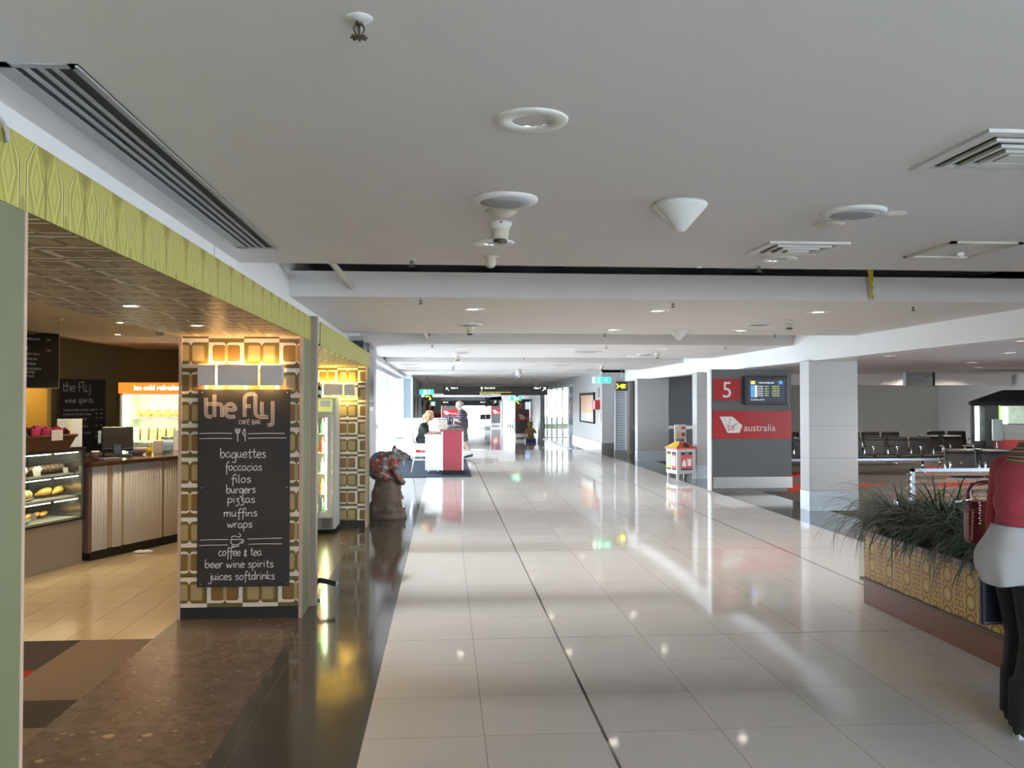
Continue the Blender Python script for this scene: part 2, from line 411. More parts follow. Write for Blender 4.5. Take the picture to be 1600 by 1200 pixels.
def retro_mat(name, cw=.268, ch=.2295, ou=.2165, ov=.09, parity=0, dim=1.0):
    """checkered retro wallpaper: cells holding two rounded squares inside a frame, the colours swapped cell by cell"""
    m, nt, p = newmat(name); a, b, c, vec = uv(nt, 'UV')
    cu = (a - ou) / cw; cv = (b - ov) / ch; par = (cu.fl() + cv.fl() + float(parity)).mod2().gt(.5)
    u = (cu.fr() - .5).ab() * cw; v = (cv.fr() - .5).ab() * ch
    def rb(cx, hx, hy, r):
        dx = ((u - cx).ab() - (hx - r)).mx(0.0); dy = (v - (hy - r)).mx(0.0)
        return (dx * dx + dy * dy).sq().lt(r)
    fr_ = rb(.082, .081, .084, .03); ring = rb(.054, .050, .064, .02); inn = rb(.053, .040, .055, .012)
    bar = u.lt(.012) * v.lt(.060)
    ol = (.125, .098, .022); wh = (.66, .60, .53); br = (.20, .115, .03); cr = (.36, .27, .125)
    A = mix(nt, fr_, ol, wh); A = mix(nt, ring, A, (.15, .09, .02)); A = mix(nt, inn, A, br); A = mix(nt, bar, A, cr)
    B = mix(nt, fr_, wh, ol); B = mix(nt, ring, B, (.26, .19, .07)); B = mix(nt, inn, B, cr); B = mix(nt, bar, B, (.17, .10, .025))
    nt.links.new(mix(nt, par, A, B), p.inputs['Base Color']); p.inputs['Roughness'].default_value = .42
    return m
def fascia_mat():
    """chartreuse wallpaper with tall honeycomb outlines and nested leaf shapes"""
    m, nt, p = newmat('chartreuse_honeycomb_wallpaper'); a, b, c, vec = uv(nt, 'UV')
    per = .264; u = ((a / per).fr() - .5) * per; x = u.ab(); z = b - 2.18           # x: 0 at cell centre, .132 at the wide stem
    fork = (z - .115).mx(0.0) * .75                                                   # lines spread apart towards the top
    e1 = .132 - x; s1 = (e1 - .018 - fork).ab(); s2 = (e1 - .026 - fork).ab(); s3 = (x - .003 - fork * .8).ab()
    dk = s1.lt(.0022).mx(s3.lt(.0022)); lt_ = s2.lt(.0016).mx((s1 - .006).ab().lt(.001))
    leaf = ((x - .055).ab() + (z - .075).ab() * .38)
    base = mix(nt, noise(nt, vec, 30, 2), (.36, .335, .075), (.42, .385, .095))
    c1 = mix(nt, leaf.lt(.052), base, (.30, .28, .05)); c1 = mix(nt, leaf.lt(.040), c1, (.43, .41, .12)); c1 = mix(nt, leaf.lt(.026), c1, (.34, .325, .065)); c1 = mix(nt, leaf.lt(.016), c1, (.42, .40, .115))
    top = (x + (.17 - z) * .6).lt(.030); c1 = mix(nt, top, c1, (.25, .21, .045))
    arch = (e1 * 1.4 + (z - .0).mx(0.0)).lt(.03); c1 = mix(nt, arch, c1, (.27, .26, .04))
    c1 = mix(nt, lt_, c1, (.56, .53, .26)); c1 = mix(nt, dk, c1, (.17, .135, .045))
    nt.links.new(c1, p.inputs['Base Color']); p.inputs['Roughness'].default_value = .5
    return m

M_CEIL = pm('white_ceiling_paint', (.735, .70, .685), .8, vary=.02)
M_WALL = pm('white_wall_paint', (.74, .74, .74), .6, vary=.02)
M_VOID = pm('grey_ceiling_void', (.6, .6, .6), .9)
M_TILE = floor_tile_mat(); M_GRAN = granite_mat(); M_TERR = terrazzo_mat(); M_CTILE = cafe_tile_mat()
M_PANEL = panel_mat('pale_column_panel', (.42, .42, .425), .495, .305)
M_GREY = pm('grey_partition_paint', (.30, .32, .34), .6)
M_STEEL = pm('brushed_steel', (.62, .61, .59), .28, 1.0, vary=.05, vs=40)
M_DARKST = pm('dark_brushed_metal_base', (.22, .21, .20), .3, .7)
M_GREEN = pm('sage_green_paint', (.15, .158, .085), .55, vary=.03)
M_WOODT = pm('pinkish_wood_edging', (.46, .34, .26), .5, vary=.1, vs=20)
M_WALLP = retro_mat('retro_wallpaper_front'); M_WALLP2 = retro_mat('retro_wallpaper_bar', ou=.09, ov=.05, parity=1)
M_SOFF = retro_mat('retro_wallpaper_soffit', cw=.268, ch=.2295, ou=0, ov=0)
M_FASC = fascia_mat()
M_BLACK = pm('matt_black', (.012, .012, .012), .6)
M_GLASS = glass_mat('clear_window_glass', (.95, .98, 1.0))
M_ALU = pm('white_window_frame', (.7, .74, .78), .4)
M_OLIVE = pm('olive_cafe_wall', (.25, .205, .085), .7)
M_CAFEC = pm('cream_cafe_ceiling', (.62, .57, .47), .8)

# ---------------------------------------------------------------- floors
struct('floor_concourse', MB().box(-.4, -4.3, -.1, 4.95, 27.4, 0), M_TILE)
struct('floor_granite_left', MB().box(-1.09, -4.3, -.1, -.4, 12.3, 0).box(-1.75, 12.3, -.1, -.4, 27.4, 0), M_GRAN)
struct('floor_granite_right', MB().box(4.95, -4.3, -.1, 5.85, 27.4, 0), M_GRAN)
struct('floor_terrazzo', MB().box(-2.04, -4.3, -.1, -1.09, 12.3, 0), M_TERR)
struct('floor_cafe', MB().box(-8.2, 6.42, -.1, -2.04, 15, 0), M_CTILE)
C_BR = carpet_mat('taupe_carpet', (.165, .125, .10)); C_DK = carpet_mat('charcoal_carpet', (.058, .048, .045)); C_RD = carpet_mat('red_carpet', (.30, .032, .025))
cp = MB()
for i, x in enumerate((-2.04, -2.53, -3.3, -4.1, -4.9, -5.7, -8.2)[:-1]):
    x1 = (-2.04, -2.53, -3.3, -4.1, -4.9, -5.7, -8.2)[i + 1]
    ys = (6.42, 5.15, 4.72, 3.6, 2.2, .5, -2, -4.3) if i == 0 else (6.42, 5.72, 5.15, 4.72, 3.6, 2.2, .5, -4.3)
    pat = (0, 1, 0, 1, 0, 1, 0) if i == 0 else (1, 2, 1, 0, 1, 2, 0) if i % 2 else (0, 1, 0, 2, 1, 0, 1)
    for j in range(7): cp.box(x1, ys[j + 1], -.1, x, ys[j], 0, mi=pat[j])
struct('floor_carpet_cafe', cp, [C_BR, C_DK, C_RD])
C_LG = carpet_mat('grey_brown_carpet', (.085, .075, .07))
lc = MB().box(5.85, -4.3, -.1, 17.6, 30.2, 0)
for tri in (((6.3, 15.8), (9.0, 17.2), (6.4, 17.6)), ((7.4, 18.8), (9.6, 19.6), (7.3, 21)), ((9.2, 16), (12, 18.3), (11.2, 19)), ((10.6, 19.4), (13, 21), (12.5, 22)), ((8, 9), (9.5, 12), (7.5, 12.5))):
    lc.prism(tri, 0, .002, 'XY', mi=1)
struct('floor_carpet_lounge', lc, [C_LG, C_RD])
M_STRIP = pm('grey_threshold_tile', (.23, .215, .205), .07)
struct('floor_threshold', MB().box(-1.75, 27.4, -.1, 5.85, 30.3, 0), M_STRIP)
rp = MB()
rp.add([(-3, 30.3, 0), (5.2, 30.3, 0), (5.2, 39.7, -.47), (-3, 39.7, -.47), (5.2, 106, -.47), (-3, 106, -.47)], [(0, 1, 2, 3), (3, 2, 4, 5)])
o = struct('floor_ramp', rp, M_TILE)
struct('floor_exterior', MB().box(-60, -60, -3.2, 60, 100, -3.0), pm('pale_apron_concrete', (.55, .53, .5), .9))
struct('ground_exterior_tarmac', MB().box(-90, 100, -3.2, 120, 260, -3.0), pm('dark_tarmac', (.036, .033, .029), .9))

# ---------------------------------------------------------------- ceiling with its open slots
CZ = 2.57
cl = MB()
SLOTS = [(5.83, 7.67), (11.7, 13.85), (18.1, 20.4), (25.0, 27.2)]
y0 = -4.3
for a, b in SLOTS + [(46, 46)]:
    cl.box(-1.35, y0, CZ, 5.62, a, CZ + .22); y0 = b
cl.box(-3, 46, 2.1, 5.2, 106, 2.3); cl.box(-3, 45.9, 2.1, 5.2, 46, 2.8)
struct('ceiling', cl, M_CEIL)
struct('ceiling_slot_void', MB().box(-1.6, 5.0, 2.98, 5.8, 28, 3.02).box(-1.34, 5.0, CZ + .23, -1.32, 28, 3.0).box(5.6, 5.0, CZ + .23, 5.62, 28, 3.0), M_VOID)
struct('ceiling_roof', MB().box(-8.6, -7, 3.05, 18, 107, 3.2), M_WALL)
struct('ceiling_cafe', MB().box(-4.6, -4.3, 2.45, -2.06, 14, 2.6).box(-8.2, -4.3, 2.9, -4.6, 14, 3.0), M_CAFEC)
struct('ceiling_lounge', MB().box(5.9, -4.3, 2.5, 17.6, 30.2, 2.6).box(8, 25.8, 2.16, 17.3, 26.1, 2.5), M_CEIL)
struct('ceiling_soffit_beyond', MB().box(-1.75, 12.3, 2.5, -1.36, 30.3, 2.62), M_CEIL)
# bulkheads
struct('wall_left_bulkhead', MB().box(-1.9, -4.3, 2.36, -1.33, 12.25, 3.0).box(-1.34, 12.25, 2.48, -1.31, 14.6, 3.0), M_WALL)
struct('wall_right_bulkhead', MB().box(5.6, -4.3, 2.29, 5.9, 27.2, 3.0), M_WALL)

# ---------------------------------------------------------------- outer walls and windows
struct('wall_rear', MB().box(-8.4, -4.5, -.1, .9, -4.3, 3.05).box(4.7, -4.5, -.1, 17.7, -4.3, 3.05).box(.9, -4.5, -.1, 4.7, -4.3, .05).box(.9, -4.5, 2.5, 4.7, -4.3, 3.05), M_WALL)
struct('wall_left_rear', MB().box(-2.04, -4.3, 0, -1.1, 1.9, 2.36), M_GREEN)
struct('wall_cafe_left', MB().box(-8.4, -4.3, -.1, -8.2, 14, 3.05), M_OLIVE)
struct('wall_cafe_back', MB().box(-8.4, 13.6, -.1, -2.4, 13.8, 3.05).box(-4.62, -4.3, 2.44, -4.58, 13.6, 2.95), M_OLIVE)
def slab(mb, p, q, t, z0, z1):
    p = Vector((*p, 0)); q = Vector((*q, 0)); d = (q - p).normalized(); n = Vector((-d.y, d.x, 0)) * t
    vs = [p, q, q + n, p + n]; vs = [Vector((v.x, v.y, z0)) for v in vs] + [Vector((v.x, v.y, z1)) for v in vs]
    return mb.add(vs, ((0, 3, 2, 1), (4, 5, 6, 7), (0, 1, 5, 4), (1, 2, 6, 5), (2, 3, 7, 6), (3, 0, 4, 7)))
struct('wall_cafe_angled', slab(MB(), (-5.5, 12.83), (-4.9, 13.6), .1, 0, 2.95), M_OLIVE)
M_YEL = pm('yellow_passage_wall', (.62, .38, .06), .7)
struct('wall_cafe_passage', MB().box(-8.0, 13.5, 0, -5.05, 13.6, 2.95), M_YEL)
struct('wall_bar_back', MB().box(-2.16, 7.4, 0, -2.08, 12.3, 3.0), M_WALLP2)
struct('wall_left_plain', MB().box(-1.9, 12.28, 0, -1.12, 14.6, 2.57), M_PANEL)
struct('wall_left_far', MB().box(-1.4, 30.3, -.6, -1.15, 44, 3.05).box(-3.2, 44, -.6, -3.0, 55, 3.05).box(-3.2, 89, -.6, -3.0, 106, 3.05).box(-3.2, 55, 1.9, -3.0, 89, 3.05).box(-3.2, 43.9, -.6, -1.15, 44, 3.05), M_GREY)
struct('wall_right_pier', MB().box(4.88, 27.2, 0, 5.75, 33.5, 3.05).box(4.88, 44.9, -.6, 5.1, 50.5, 3.05).box(4.88, 33.5, 2.35, 5.1, 44.9, 3.05).box(4.88, 50.5, 1.7, 5.1, 106, 3.05).box(4.88, 58.2, -.6, 5.1, 61, 3.05).box(4.88, 76, -.6, 5.1, 106, 3.05), M_PANEL)
struct('baseboard_right_pier', MB().box(4.86, 27.18, 0, 5.5, 33.5, .37), M_DARKST)
struct('wall_lounge_back', MB().box(5.6, 30.2, -.1, 17.7, 30.4, 3.05).box(5.75, 27.4, -.1, 5.9, 30.3, 3.05), pm('greige_wall_paint', (.70, .68, .64), .7, vary=.03))
struct('wall_lounge_right', MB().box(17.5, 19, -.1, 17.7, 30.3, 3.05).box(13.2, 15.5, -.1, 17.7, 15.7, 3.05).box(17.5, 15.5, -.1, 17.7, 19.1, 3.05).box(13.2, -4.3, -.1, 13.4, 15.5, .05).box(13.2, -4.3, 2.45, 13.4, 15.5, 3.05), M_WALL)
struct('wall_lounge_partition', MB().box(5.9, 28, 0, 9.2, 28.15, 2.5), M_GREY)
struct('trim_partition_rail', MB().box(5.9, 27.96, .78, 9.2, 28.0, .88), M_STEEL)
struct('wall_end', MB().box(-3.2, 105, -.6, .85, 105.2, 3.05).box(.85, 105, 1.25, 5.2, 105.2, 3.05).box(4.8, 105, -.6, 5.2, 105.2, 3.05), M_GREY)

def glazing(name, p, q, z0, z1, step, bar=.08, thick=.05, rails=(), n=None):
    """a framed glass wall from p to q"""
    p = Vector((*p, 0)); q = Vector((*q, 0)); L = (q - p).length; a = math.atan2(q.y - p.y, q.x - p.x)
    root = bpy.data.objects.new(name, None); COL.objects.link(root); root.location = (p.x, p.y, 0); root.rotation_euler.z = a; root['kind'] = 'structure'
    f = MB(); k = n or max(1, round(L / step))
    for i in range(k + 1): x = L * i / k; f.box(x - bar / 2, -thick / 2, z0, x + bar / 2, thick / 2, z1)
    f.box(0, -thick / 2, z0, L, thick / 2, z0 + bar); f.box(0, -thick / 2, z1 - bar, L, thick / 2, z1)
    for r in rails: f.box(0, -thick / 2, r - bar / 3, L, thick / 2, r + bar / 3)
    fo = f.build('window_frame', M_ALU, root); fo['kind'] = 'structure'
    g = MB().box(0, -.006, z0, L, .006, z1).build('window_glass', M_GLASS, root); g['kind'] = 'structure'
    return root
glazing('window_1', (-1.62, 14.6), (-1.62, 30.2), 0, 2.5, 1.95, .09, .08)
glazing('window_2', (-1.62, 30.25), (-1.12, 30.25), 0, 2.5, .5, .06, .05)
glazing('window_3', (.9, -4.4), (4.7, -4.4), .05, 2.5, 1.27)
glazing('window_4', (13.3, -4.2), (13.3, 15.5), .05, 2.45, 2.0)
glazing('window_added_daylight', (-3.1, 55), (-3.1, 89), -.4, 1.9, 2.4, .12)  # added window, lets in extra daylight for the dim far concourse
glazing('window_5', (4.99, 33.5), (4.99, 44.9), -.3, 2.35, 1.9, .1)
glazing('window_6', (4.99, 50.5), (4.99, 58.2), -.5, 1.7, 1.9, .1)
glazing('window_7', (4.99, 61), (4.99, 76), -.5, 1.7, 2.5, .12)
glazing('window_8', (.85, 105.1), (4.8, 105.1), -.45, 1.25, 1.3, .06, .06, rails=(.35,))
struct('wall_window_end_return', MB().box(-1.75, 30.2, -.1, -1.62, 30.4, 3.05).box(-1.75, 14.5, -.1, -1.13, 14.6, 3.05).box(-1.75, 14.6, 2.5, -1.6, 30.4, 3.05).box(-1.62, 30.2, 2.5, -1.12, 30.4, 3.05), M_WALL)
# the airfield seen through the far window
struct('ground_exterior_grass', MB().box(-60, 150, -3, 80, 170, -2.2).box(-60, 112, -2.99, 80, 118, -2.9), pm('dry_airfield_grass', (.036, .037, .013), .95, vary=.2))

struct('wall_added_sky_blocker', MB().box(8.4, 33, -3, 8.6, 60, 4.5), pm('blue_grey_sky_blocker', (.03, .042, .055), .7, vary=.3, vs=.8))  # added slab outside the right-hand glass, screens off the bright sky
# ---------------------------------------------------------------- columns along the lounge
for i, (x0, x1, y0, y1) in enumerate(((5.55, 6.32, 13.12, 13.46), (5.43, 6.2, 18.73, 19.07), (5.36, 6.24, 24.3, 24.65))):
    t = bpy.data.objects.new('column', None); COL.objects.link(t); t.location = (x0, y0, 0); t['kind'] = 'structure'
    a = MB().box(0, 0, .29, x1 - x0, y1 - y0, 2.3).build('column_shaft', M_PANEL, t); a['kind'] = 'structure'
    b = MB().box(-.004, -.004, 0, x1 - x0 + .004, y1 - y0 + .004, .29).build('column_base', pm('blue_grey_steel_cladding', (.50, .56, .62), .35, .6), t); b['kind'] = 'structure'

# ---------------------------------------------------------------- cafe portal frames
def portal_pillar(name, x0, x1, y0, y1, zt, wallp):
    t = bpy.data.objects.new(name, None); COL.objects.link(t); t.location = (x0, y0, 0); t['kind'] = 'structure'
    w = x1 - x0; d = y1 - y0
    for nm, mb, mt in (('pillar_core', MB().box(.012, .012, .09, w - .02, d - .012, zt), wallp),
                       ('pillar_plinth', MB().box(.02, .02, 0, w - .02, d - .02, .09), M_BLACK),
                       ('pillar_side_panel', MB().box(w - .02, .014, 0, w, d - .014, zt).box(0, .014, 0, .012, d - .014, zt), M_GREEN),
                       ('pillar_edging', MB().box(-.004, 0, 0, .018, .02, zt).box(w - .024, 0, 0, w + .002, .016, zt).box(-.004, d - .016, 0, .018, d, zt).box(w - .024, d - .016, 0, w + .002, d, zt), M_WOODT)):
        q = mb.build(nm, mt, t); q['kind'] = 'structure'
    return t
portal_pillar('wall_pillar_near', -2.04, -1.098, 1.95, 2.41, 2.17, M_WALLP)
portal_pillar('wall_pillar_menu', -2.033, -1.1, 6.95, 7.33, 2.17, M_WALLP)
portal_pillar('wall_pillar_bar', -2.05, -1.03, 11.87, 12.25, 2.13, M_WALLP2)
def soffit(name, x0, x1, y0, y1, z0, z1):
    t = bpy.data.objects.new(name, None); COL.objects.link(t); t['kind'] = 'structure'
    for nm, mb, mt in (('soffit_underside', MB().box(x0, y0, z0, x1 - .012, y1, z0 + .02), M_SOFF), ('soffit_fascia', MB().box(x1 - .012, y0, z0 - .002, x1, y1, z1), M_FASC),
                       ('soffit_top', MB().box(x0, y0, z0 + .021, x1 - .013, y1, z1 - .002), M_WALL)):
        q = mb.build(nm, mt, t); q['kind'] = 'structure'
soffit('ceiling_portal_front', -2.05, -1.095, -4.3, 7.33, 2.17, 2.36)
soffit('ceiling_portal_bar', -2.08, -1.03, 7.45, 12.25, 2.13, 2.33)
struct('trim_portal_joint', MB().box(-1.9, 7.345, 0, -1.05, 7.44, 2.37), pm('taupe_joint_board', (.30, .25, .20), .55))
struct('trim_bulkhead_seam', MB().box(-1.331, 5.2, 2.36, -1.328, 5.205, 2.57), M_GREY)
# narrow louvred cupboard doors beside the pier
dr = MB().box(0, 0, .2, .04, .1, 2.1).box(.33, 0, .2, .37, .1, 2.1).box(0, 0, 2.06, .37, .1, 2.12).box(0, .06, 0, .37, .1, 2.1)
o = dr.build('door_1', M_ALU, loc=(5.1, 26.3, 0)); o['kind'] = 'structure'
lv = MB()
for k in range(24): lv.box(.06, 0, .25 + k * .075, .31, .045, .29 + k * .075)
q = lv.build('door_louvre', pm('grey_louvre', (.36, .38, .42), .5), o); q['kind'] = 'structure'
q = MB().box(-.01, -.01, 0, .38, .1, .2).build('door_kickplate', M_STEEL, o); q['kind'] = 'structure'
# dark doorways in the far left wall
for k, yy in enumerate((33.4, 37.2)):
    o = MB().box(-1.2, yy, -.3, -1.13, yy + .8, 1.85).build('door_%d' % (k + 2), M_BLACK); o['kind'] = 'structure'

# ---------------------------------------------------------------- cafe: menu pillar
M_CHALKB = pm('blackboard', (.022, .02, .019), .6, vary=.25, vs=5)
M_CHALK = pm('white_chalk', (.62, .62, .64), .9, vary=.12, vs=150)
M_CHALKW = pm('pinkish_chalk', (.60, .50, .44), .9, vary=.12, vs=150)
BX, BZ, BS = -1.888, .247, 1 / 198.6
bd = thing('chalkboard', 'tall black chalkboard menu of baguettes, burgers and drinks screwed to the wallpapered pillar', 'menu board', (BX, 6.955, BZ))
MB().rbox(0, -.014, 0, 138 * BS, .004, 301 * BS, .002).build('board_panel', M_CHALKB, bd)
wr = MB(); kw = dict(org=(0, -.0145, 0), lift=.0007)
def PX(x): return (x - 310) * BS
def PZ(y): return (916 - y) * BS
for tx, a, b, y, xh in (('baguettes', 343.5, 413, 719.5, 8.2), ('foccacias', 351, 407, 739, 7.2), ('filos', 360, 391, 757.5, 7), ('burgers', 353, 397.5, 773.5, 7), ('pizzas', 355, 397, 788, 6.8),
                        ('muffins', 349.5, 400.5, 809, 6.8), ('wraps', 355, 393, 826, 6.8), ('coffee & tea', 342, 407, 868.5, 7.2), ('beer wine spirits', 322, 425, 886.5, 6.8), ('juices softdrinks', 329, 427, 905, 6.8)):
    chalk(wr, tx, PX(a), PX(b), PZ(y), xh * BS, .0062, **kw)
for x0, x1, y, dy in ((312, 361, 682.5, 0), (312, 361, 690.5, -.3), (385, 440, 683, -.4), (385, 443, 690, -.3), (314, 357, 844.3, -.4), (313, 356, 852.5, -.3), (385, 437, 843.5, -.8), (387, 437, 851.5, 0)):
    wr.ribbon(spline([(PX(x0), PZ(y)), (PX((x0 + x1) / 2), PZ(y - .5)), (PX(x1), PZ(y + dy))], 6), .005, **kw)
# fork, knife and cup drawings
for st in ([(369.6, 695), (369.6, 682)], [(366.3, 675), (366.6, 680), (369.6, 682.5), (372.4, 680), (373, 675)], [(368.6, 675), (368.8, 681)], [(370.8, 675), (370.6, 681)], [(381, 694.5), (380.6, 684)], [(380.6, 686), (377.8, 684.5), (377.6, 680), (380.4, 675.6), (380.8, 686)],
           [(360, 844), (377.5, 844)], [(360, 844), (361, 849.5), (365, 852), (371, 851.5), (376, 848), (377.5, 844)], [(377.2, 845), (379.5, 845), (378.6, 849), (375.5, 849)], [(361, 853), (366, 855), (373, 853.5)], [(361.5, 842), (362, 839.5), (367, 839), (373, 840.5), (375, 837), (372, 834.5)]):
    wr.ribbon(spline([(PX(p[0]), PZ(p[1])) for p in st], 5), .0062, **kw)
wr.build('chalk_writing', M_CHALK, bd, fix=False)
lg = MB(); fly_logo(lg, PX(322), PZ(657.5), 20.3 * BS, .0052, org=(0, -.0145, 0), lift=.0007)
chalk(lg, 'CAFE BAR', PX(371), PX(404), PZ(668.5), 4.2 * BS, .004, **kw)
lg.build('chalk_lettering', M_CHALKW, bd, fix=False)
for x in (316, 444):
    for y in (620, 765, 911):
        MB().lathe([(.004, 0), (.004, .002), (0, .0025)], n=8, axis='Y', T=Matrix.Scale(-1, 4, (0, 1, 0))).build('screw', M_STEEL, bd, (PX(x), -.0145, PZ(y)))

M_SHADE = pm('pale_lamp_shade_paint', (.55, .53, .52), .55)
M_WARM = pm('warm_lamp_glow', (1, .8, .5), .5, emit=(1.0, .56, .16), es=9.0)
def sconce(name, label, loc, w, h, col, en):
    t = thing(name, label, 'lamp', loc)
    a, b = w * .21, w * .74
    for q0, q1 in ((0, a), (a + .014, b - .014 + .0), (b, w)):
        rb = .012
        MB().rbox(q0, -.085, 0, q1, -.079, h, .002).build('shade_panel', M_SHADE, t)
    MB().box(0, -.079, 0, .004, 0, h).build('shade_end', M_SHADE, t); MB().box(w - .004, -.079, 0, w, 0, h).build('shade_end', M_SHADE, t)
    MB().box(.02, -.012, h * .35, w - .02, 0, h * .65).build('back_plate', M_STEEL, t)
    for k in (.18, .5, .82):
        MB().lathe([(0, -.02), (.011, -.018), (.013, .02), (.006, .035)], (0, 0, 0), 10).build('bulb', M_WARM, t, (w * k, -.042, h * .5))
        l = light(name + '_light', 'POINT', (w * k, -.042, h * .5 + .045), en, col, size=.015); l.parent = t
        l = light(name + '_light', 'POINT', (w * k, -.042, h * .5 - .045), en, col, size=.015); l.parent = t
    return t
sconce('wall_lamp', 'white three-panel wall lamp glowing above the chalkboard menu', (-1.875, 6.955, 1.79), .633, .158, (1.0, .60, .22), 1.6)
sconce('wall_lamp', 'white panelled wall lamp glowing yellow above the drinks fridge in the bar', (-1.72, 11.875, 1.745), .53, .155, (1.0, .78, .16), 2.6)

M_LAMPDISC = pm('lit_downlight_lens', (1, .95, .85), .4, emit=(1.0, .90, .74), es=4.0)
M_LAMPWARM = pm('lit_halogen_lens', (1, .9, .7), .4, emit=(1.0, .72, .36), es=22.0)
M_TRIM = pm('white_light_trim', (.74, .72, .68), .45)
def small_down(label, x, y, z, en, col=(1.0, .70, .36), r=.05, spot=110, group='halogen downlights in the cafe portals'):
    t = thing('downlight', label, 'ceiling light', (x, y, z), 0, group)
    MB().lathe([(r * .75, -.001), (r, -.006), (r * 1.02, 0)], n=20, caps=False).build('trim_ring', M_TRIM, t)
    MB().lathe([(0, -.003), (r * .72, -.002)], n=16).build('lens', M_LAMPWARM, t)
    if en: l = light('downlight_lamp', 'SPOT', (0, 0, -.02), en, col, (0, 0, -1), .03, spot=spot, blend=.7); l.parent = t
    return t
SDX = -1.62
small_down('lit halogen downlight in the wallpapered cafe soffit, close to the menu pillar', -1.63, 5.95, 2.17, 17)
small_down('lit halogen downlight in the middle of the wallpapered cafe soffit', -1.64, 4.75, 2.17, 17)
small_down('halogen downlight in the cafe soffit beside the green end panel', -1.75, 3.0, 2.17, 14)
small_down('lit downlight in the soffit of the yellow bar beside the menu pillar', -1.6, 9.9, 2.13, 34, (1, .8, .3))
for k, (x, y) in enumerate(((-3.0, 7.4), (-3.2, 9.0), (-2.9, 11.0), (-4.2, 6.0), (-3.8, 10.6), (-3.2, 5.0))):
    small_down('lit halogen downlight in the cream cafe ceiling, %s from the chilled cabinet' % ORD[5 - k], x, y, 2.45, 30, (1.0, .80, .52), group='downlights in the cream cafe ceiling')

# ---------------------------------------------------------------- cafe counter and glass case
M_BEAD = pm('white_painted_battens', (.74, .72, .71), .5, vary=.06, vs=14)
M_WOODC = pm('dark_varnished_wood', (.075, .035, .02), .18, vary=.4, vs=12)
M_TANB = pm('tan_painted_board', (.46, .36, .24), .5)
ct = thing('service_counter', 'white batten-fronted cafe counter with a dark wooden top and black kick base', 'counter', (-3.675, 9.561, 0), math.atan2(.919, .394))
L = 2.35
MB().box(0, .02, .1, L, .7, .985).build('counter_body', M_TANB, ct)
bt = MB(); n = int(L / .042)
for k in range(n):
    x = k * .042
    if k in (5, 6, 10, 25): continue
    bt.tube([(x + .019, .008, .1), (x + .019, .008, .985)], .019, 6, cap=True)
bt.build('batten_front', M_BEAD, ct)
MB().rbox(-.06, -.05, .985, L, .76, 1.03, .012).build('counter_top', M_WOODC, ct)
MB().box(.01, .03, 0, L, .66, .1).build('kick_base', M_BLACK, ct)
MB().box(-.05, 0, .09, -.001, .68, .985).build('end_panel', pm('dark_plum_end_board', (.16, .10, .09), .45), ct)

M_CASEG = pm('taupe_metal_case_panel', (.31, .285, .27), .42, .25)
M_CGLASS = glass_mat('display_case_glass', (.93, .96, .93), .12)
M_STRIPL = pm('cabinet_strip_light', (1, 1, .9), .4, emit=(1.0, .93, .74), es=3.0)
M_SHELFG = pm('case_shelf_grey', (.30, .31, .30), .3, .4)
CR = math.atan2(.964, .266); CO = Vector((-3.725, 9.49, 0))
cs = thing('display_case', 'glass-fronted food display case with lit shelves beside the batten counter', 'display case', CO, CR)
LL = 2.4
MB().box(-LL, 0, 0, -.03, .72, .47).build('lower_panel', M_CASEG, cs)
MB().box(-LL, .66, .47, -.03, .7, 1.17).build('back_panel', pm('case_back_steel', (.16, .16, .155), .35, .6), cs)
MB().rbox(-LL, -.02, 1.165, 0, .74, 1.2, .006).build('case_top', M_BLACK, cs)
MB().box(-.035, -.012, .47, -.005, .012, 1.165).box(-.035, .66, .47, -.005, .7, 1.165).box(-LL, -.012, .455, 0, .012, .475).build('case_frame', M_BLACK, cs)
MB().box(-LL, -.004, .475, -.035, .004, 1.165).build('front_pane', M_CGLASS, cs)
MB().box(-.022, .012, .475, -.012, .66, 1.165).build('end_panel', pm('mirror_steel_end', (.32, .33, .32), .16, .9), cs)
for z, d0 in ((.935, .10), (.70, .04), (.485, .02)):
    MB().box(-LL, d0, z - .018, -.04, .655, z).build('shelf', M_SHELFG, cs)
for z in (1.15, .905, .672):
    for a, b in ((-1.28, -.46), (-.4, -.06), (-2.3, -1.36)):
        MB().box(a, .03, z - .008, b, .04, z).build('strip_light', M_STRIPL, cs)
    l = light('case_light', 'AREA', (-.75, .1, z - .014), 2.6, (1.0, .86, .6), (0, .35, -1), 1.4, .03); l.parent = cs
CM = Matrix.Translation(CO) @ Matrix.Rotation(CR, 4, 'Z')
def inc(x, y, z): return CM @ Vector((x, y, z))
M_CHOC = pm('dark_chocolate_cake', (.045, .022, .012), .6, vary=.4, vs=60, bmp=.6, bs=120)
M_CREAM = pm('white_icing', (.75, .70, .58), .5, vary=.1, vs=30)
M_BREAD = pm('golden_bread_crust', (.50, .26, .06), .6, vary=.35, vs=25, bmp=.4, bs=60)
M_ROLL = pm('pale_yellow_roll', (.66, .50, .16), .55, vary=.25, vs=30)
M_PAPER = pm('white_paper', (.72, .72, .72), .7, vary=.03)
M_TAGP = pm('price_card', (.50, .49, .46), .6)
def muffin(loc, icing, label):
    t = thing('muffin', label, 'cake', loc, 0, 'muffins on the top case shelf')
    MB().lathe([(.026, 0), (.038, .05)], n=16).build('paper_case', M_CHOC if icing else M_WOODC, t)
    tp = MB().ell((0, 0, .055), (.046, .046, .034), 14, 8)
    tp.ell((.012, .01, .08), (.02, .02, .014), 10, 6).ell((-.014, -.008, .078), (.018, .018, .013), 10, 6)
    tp.build('muffin_top', M_CREAM if icing else M_CHOC, t)
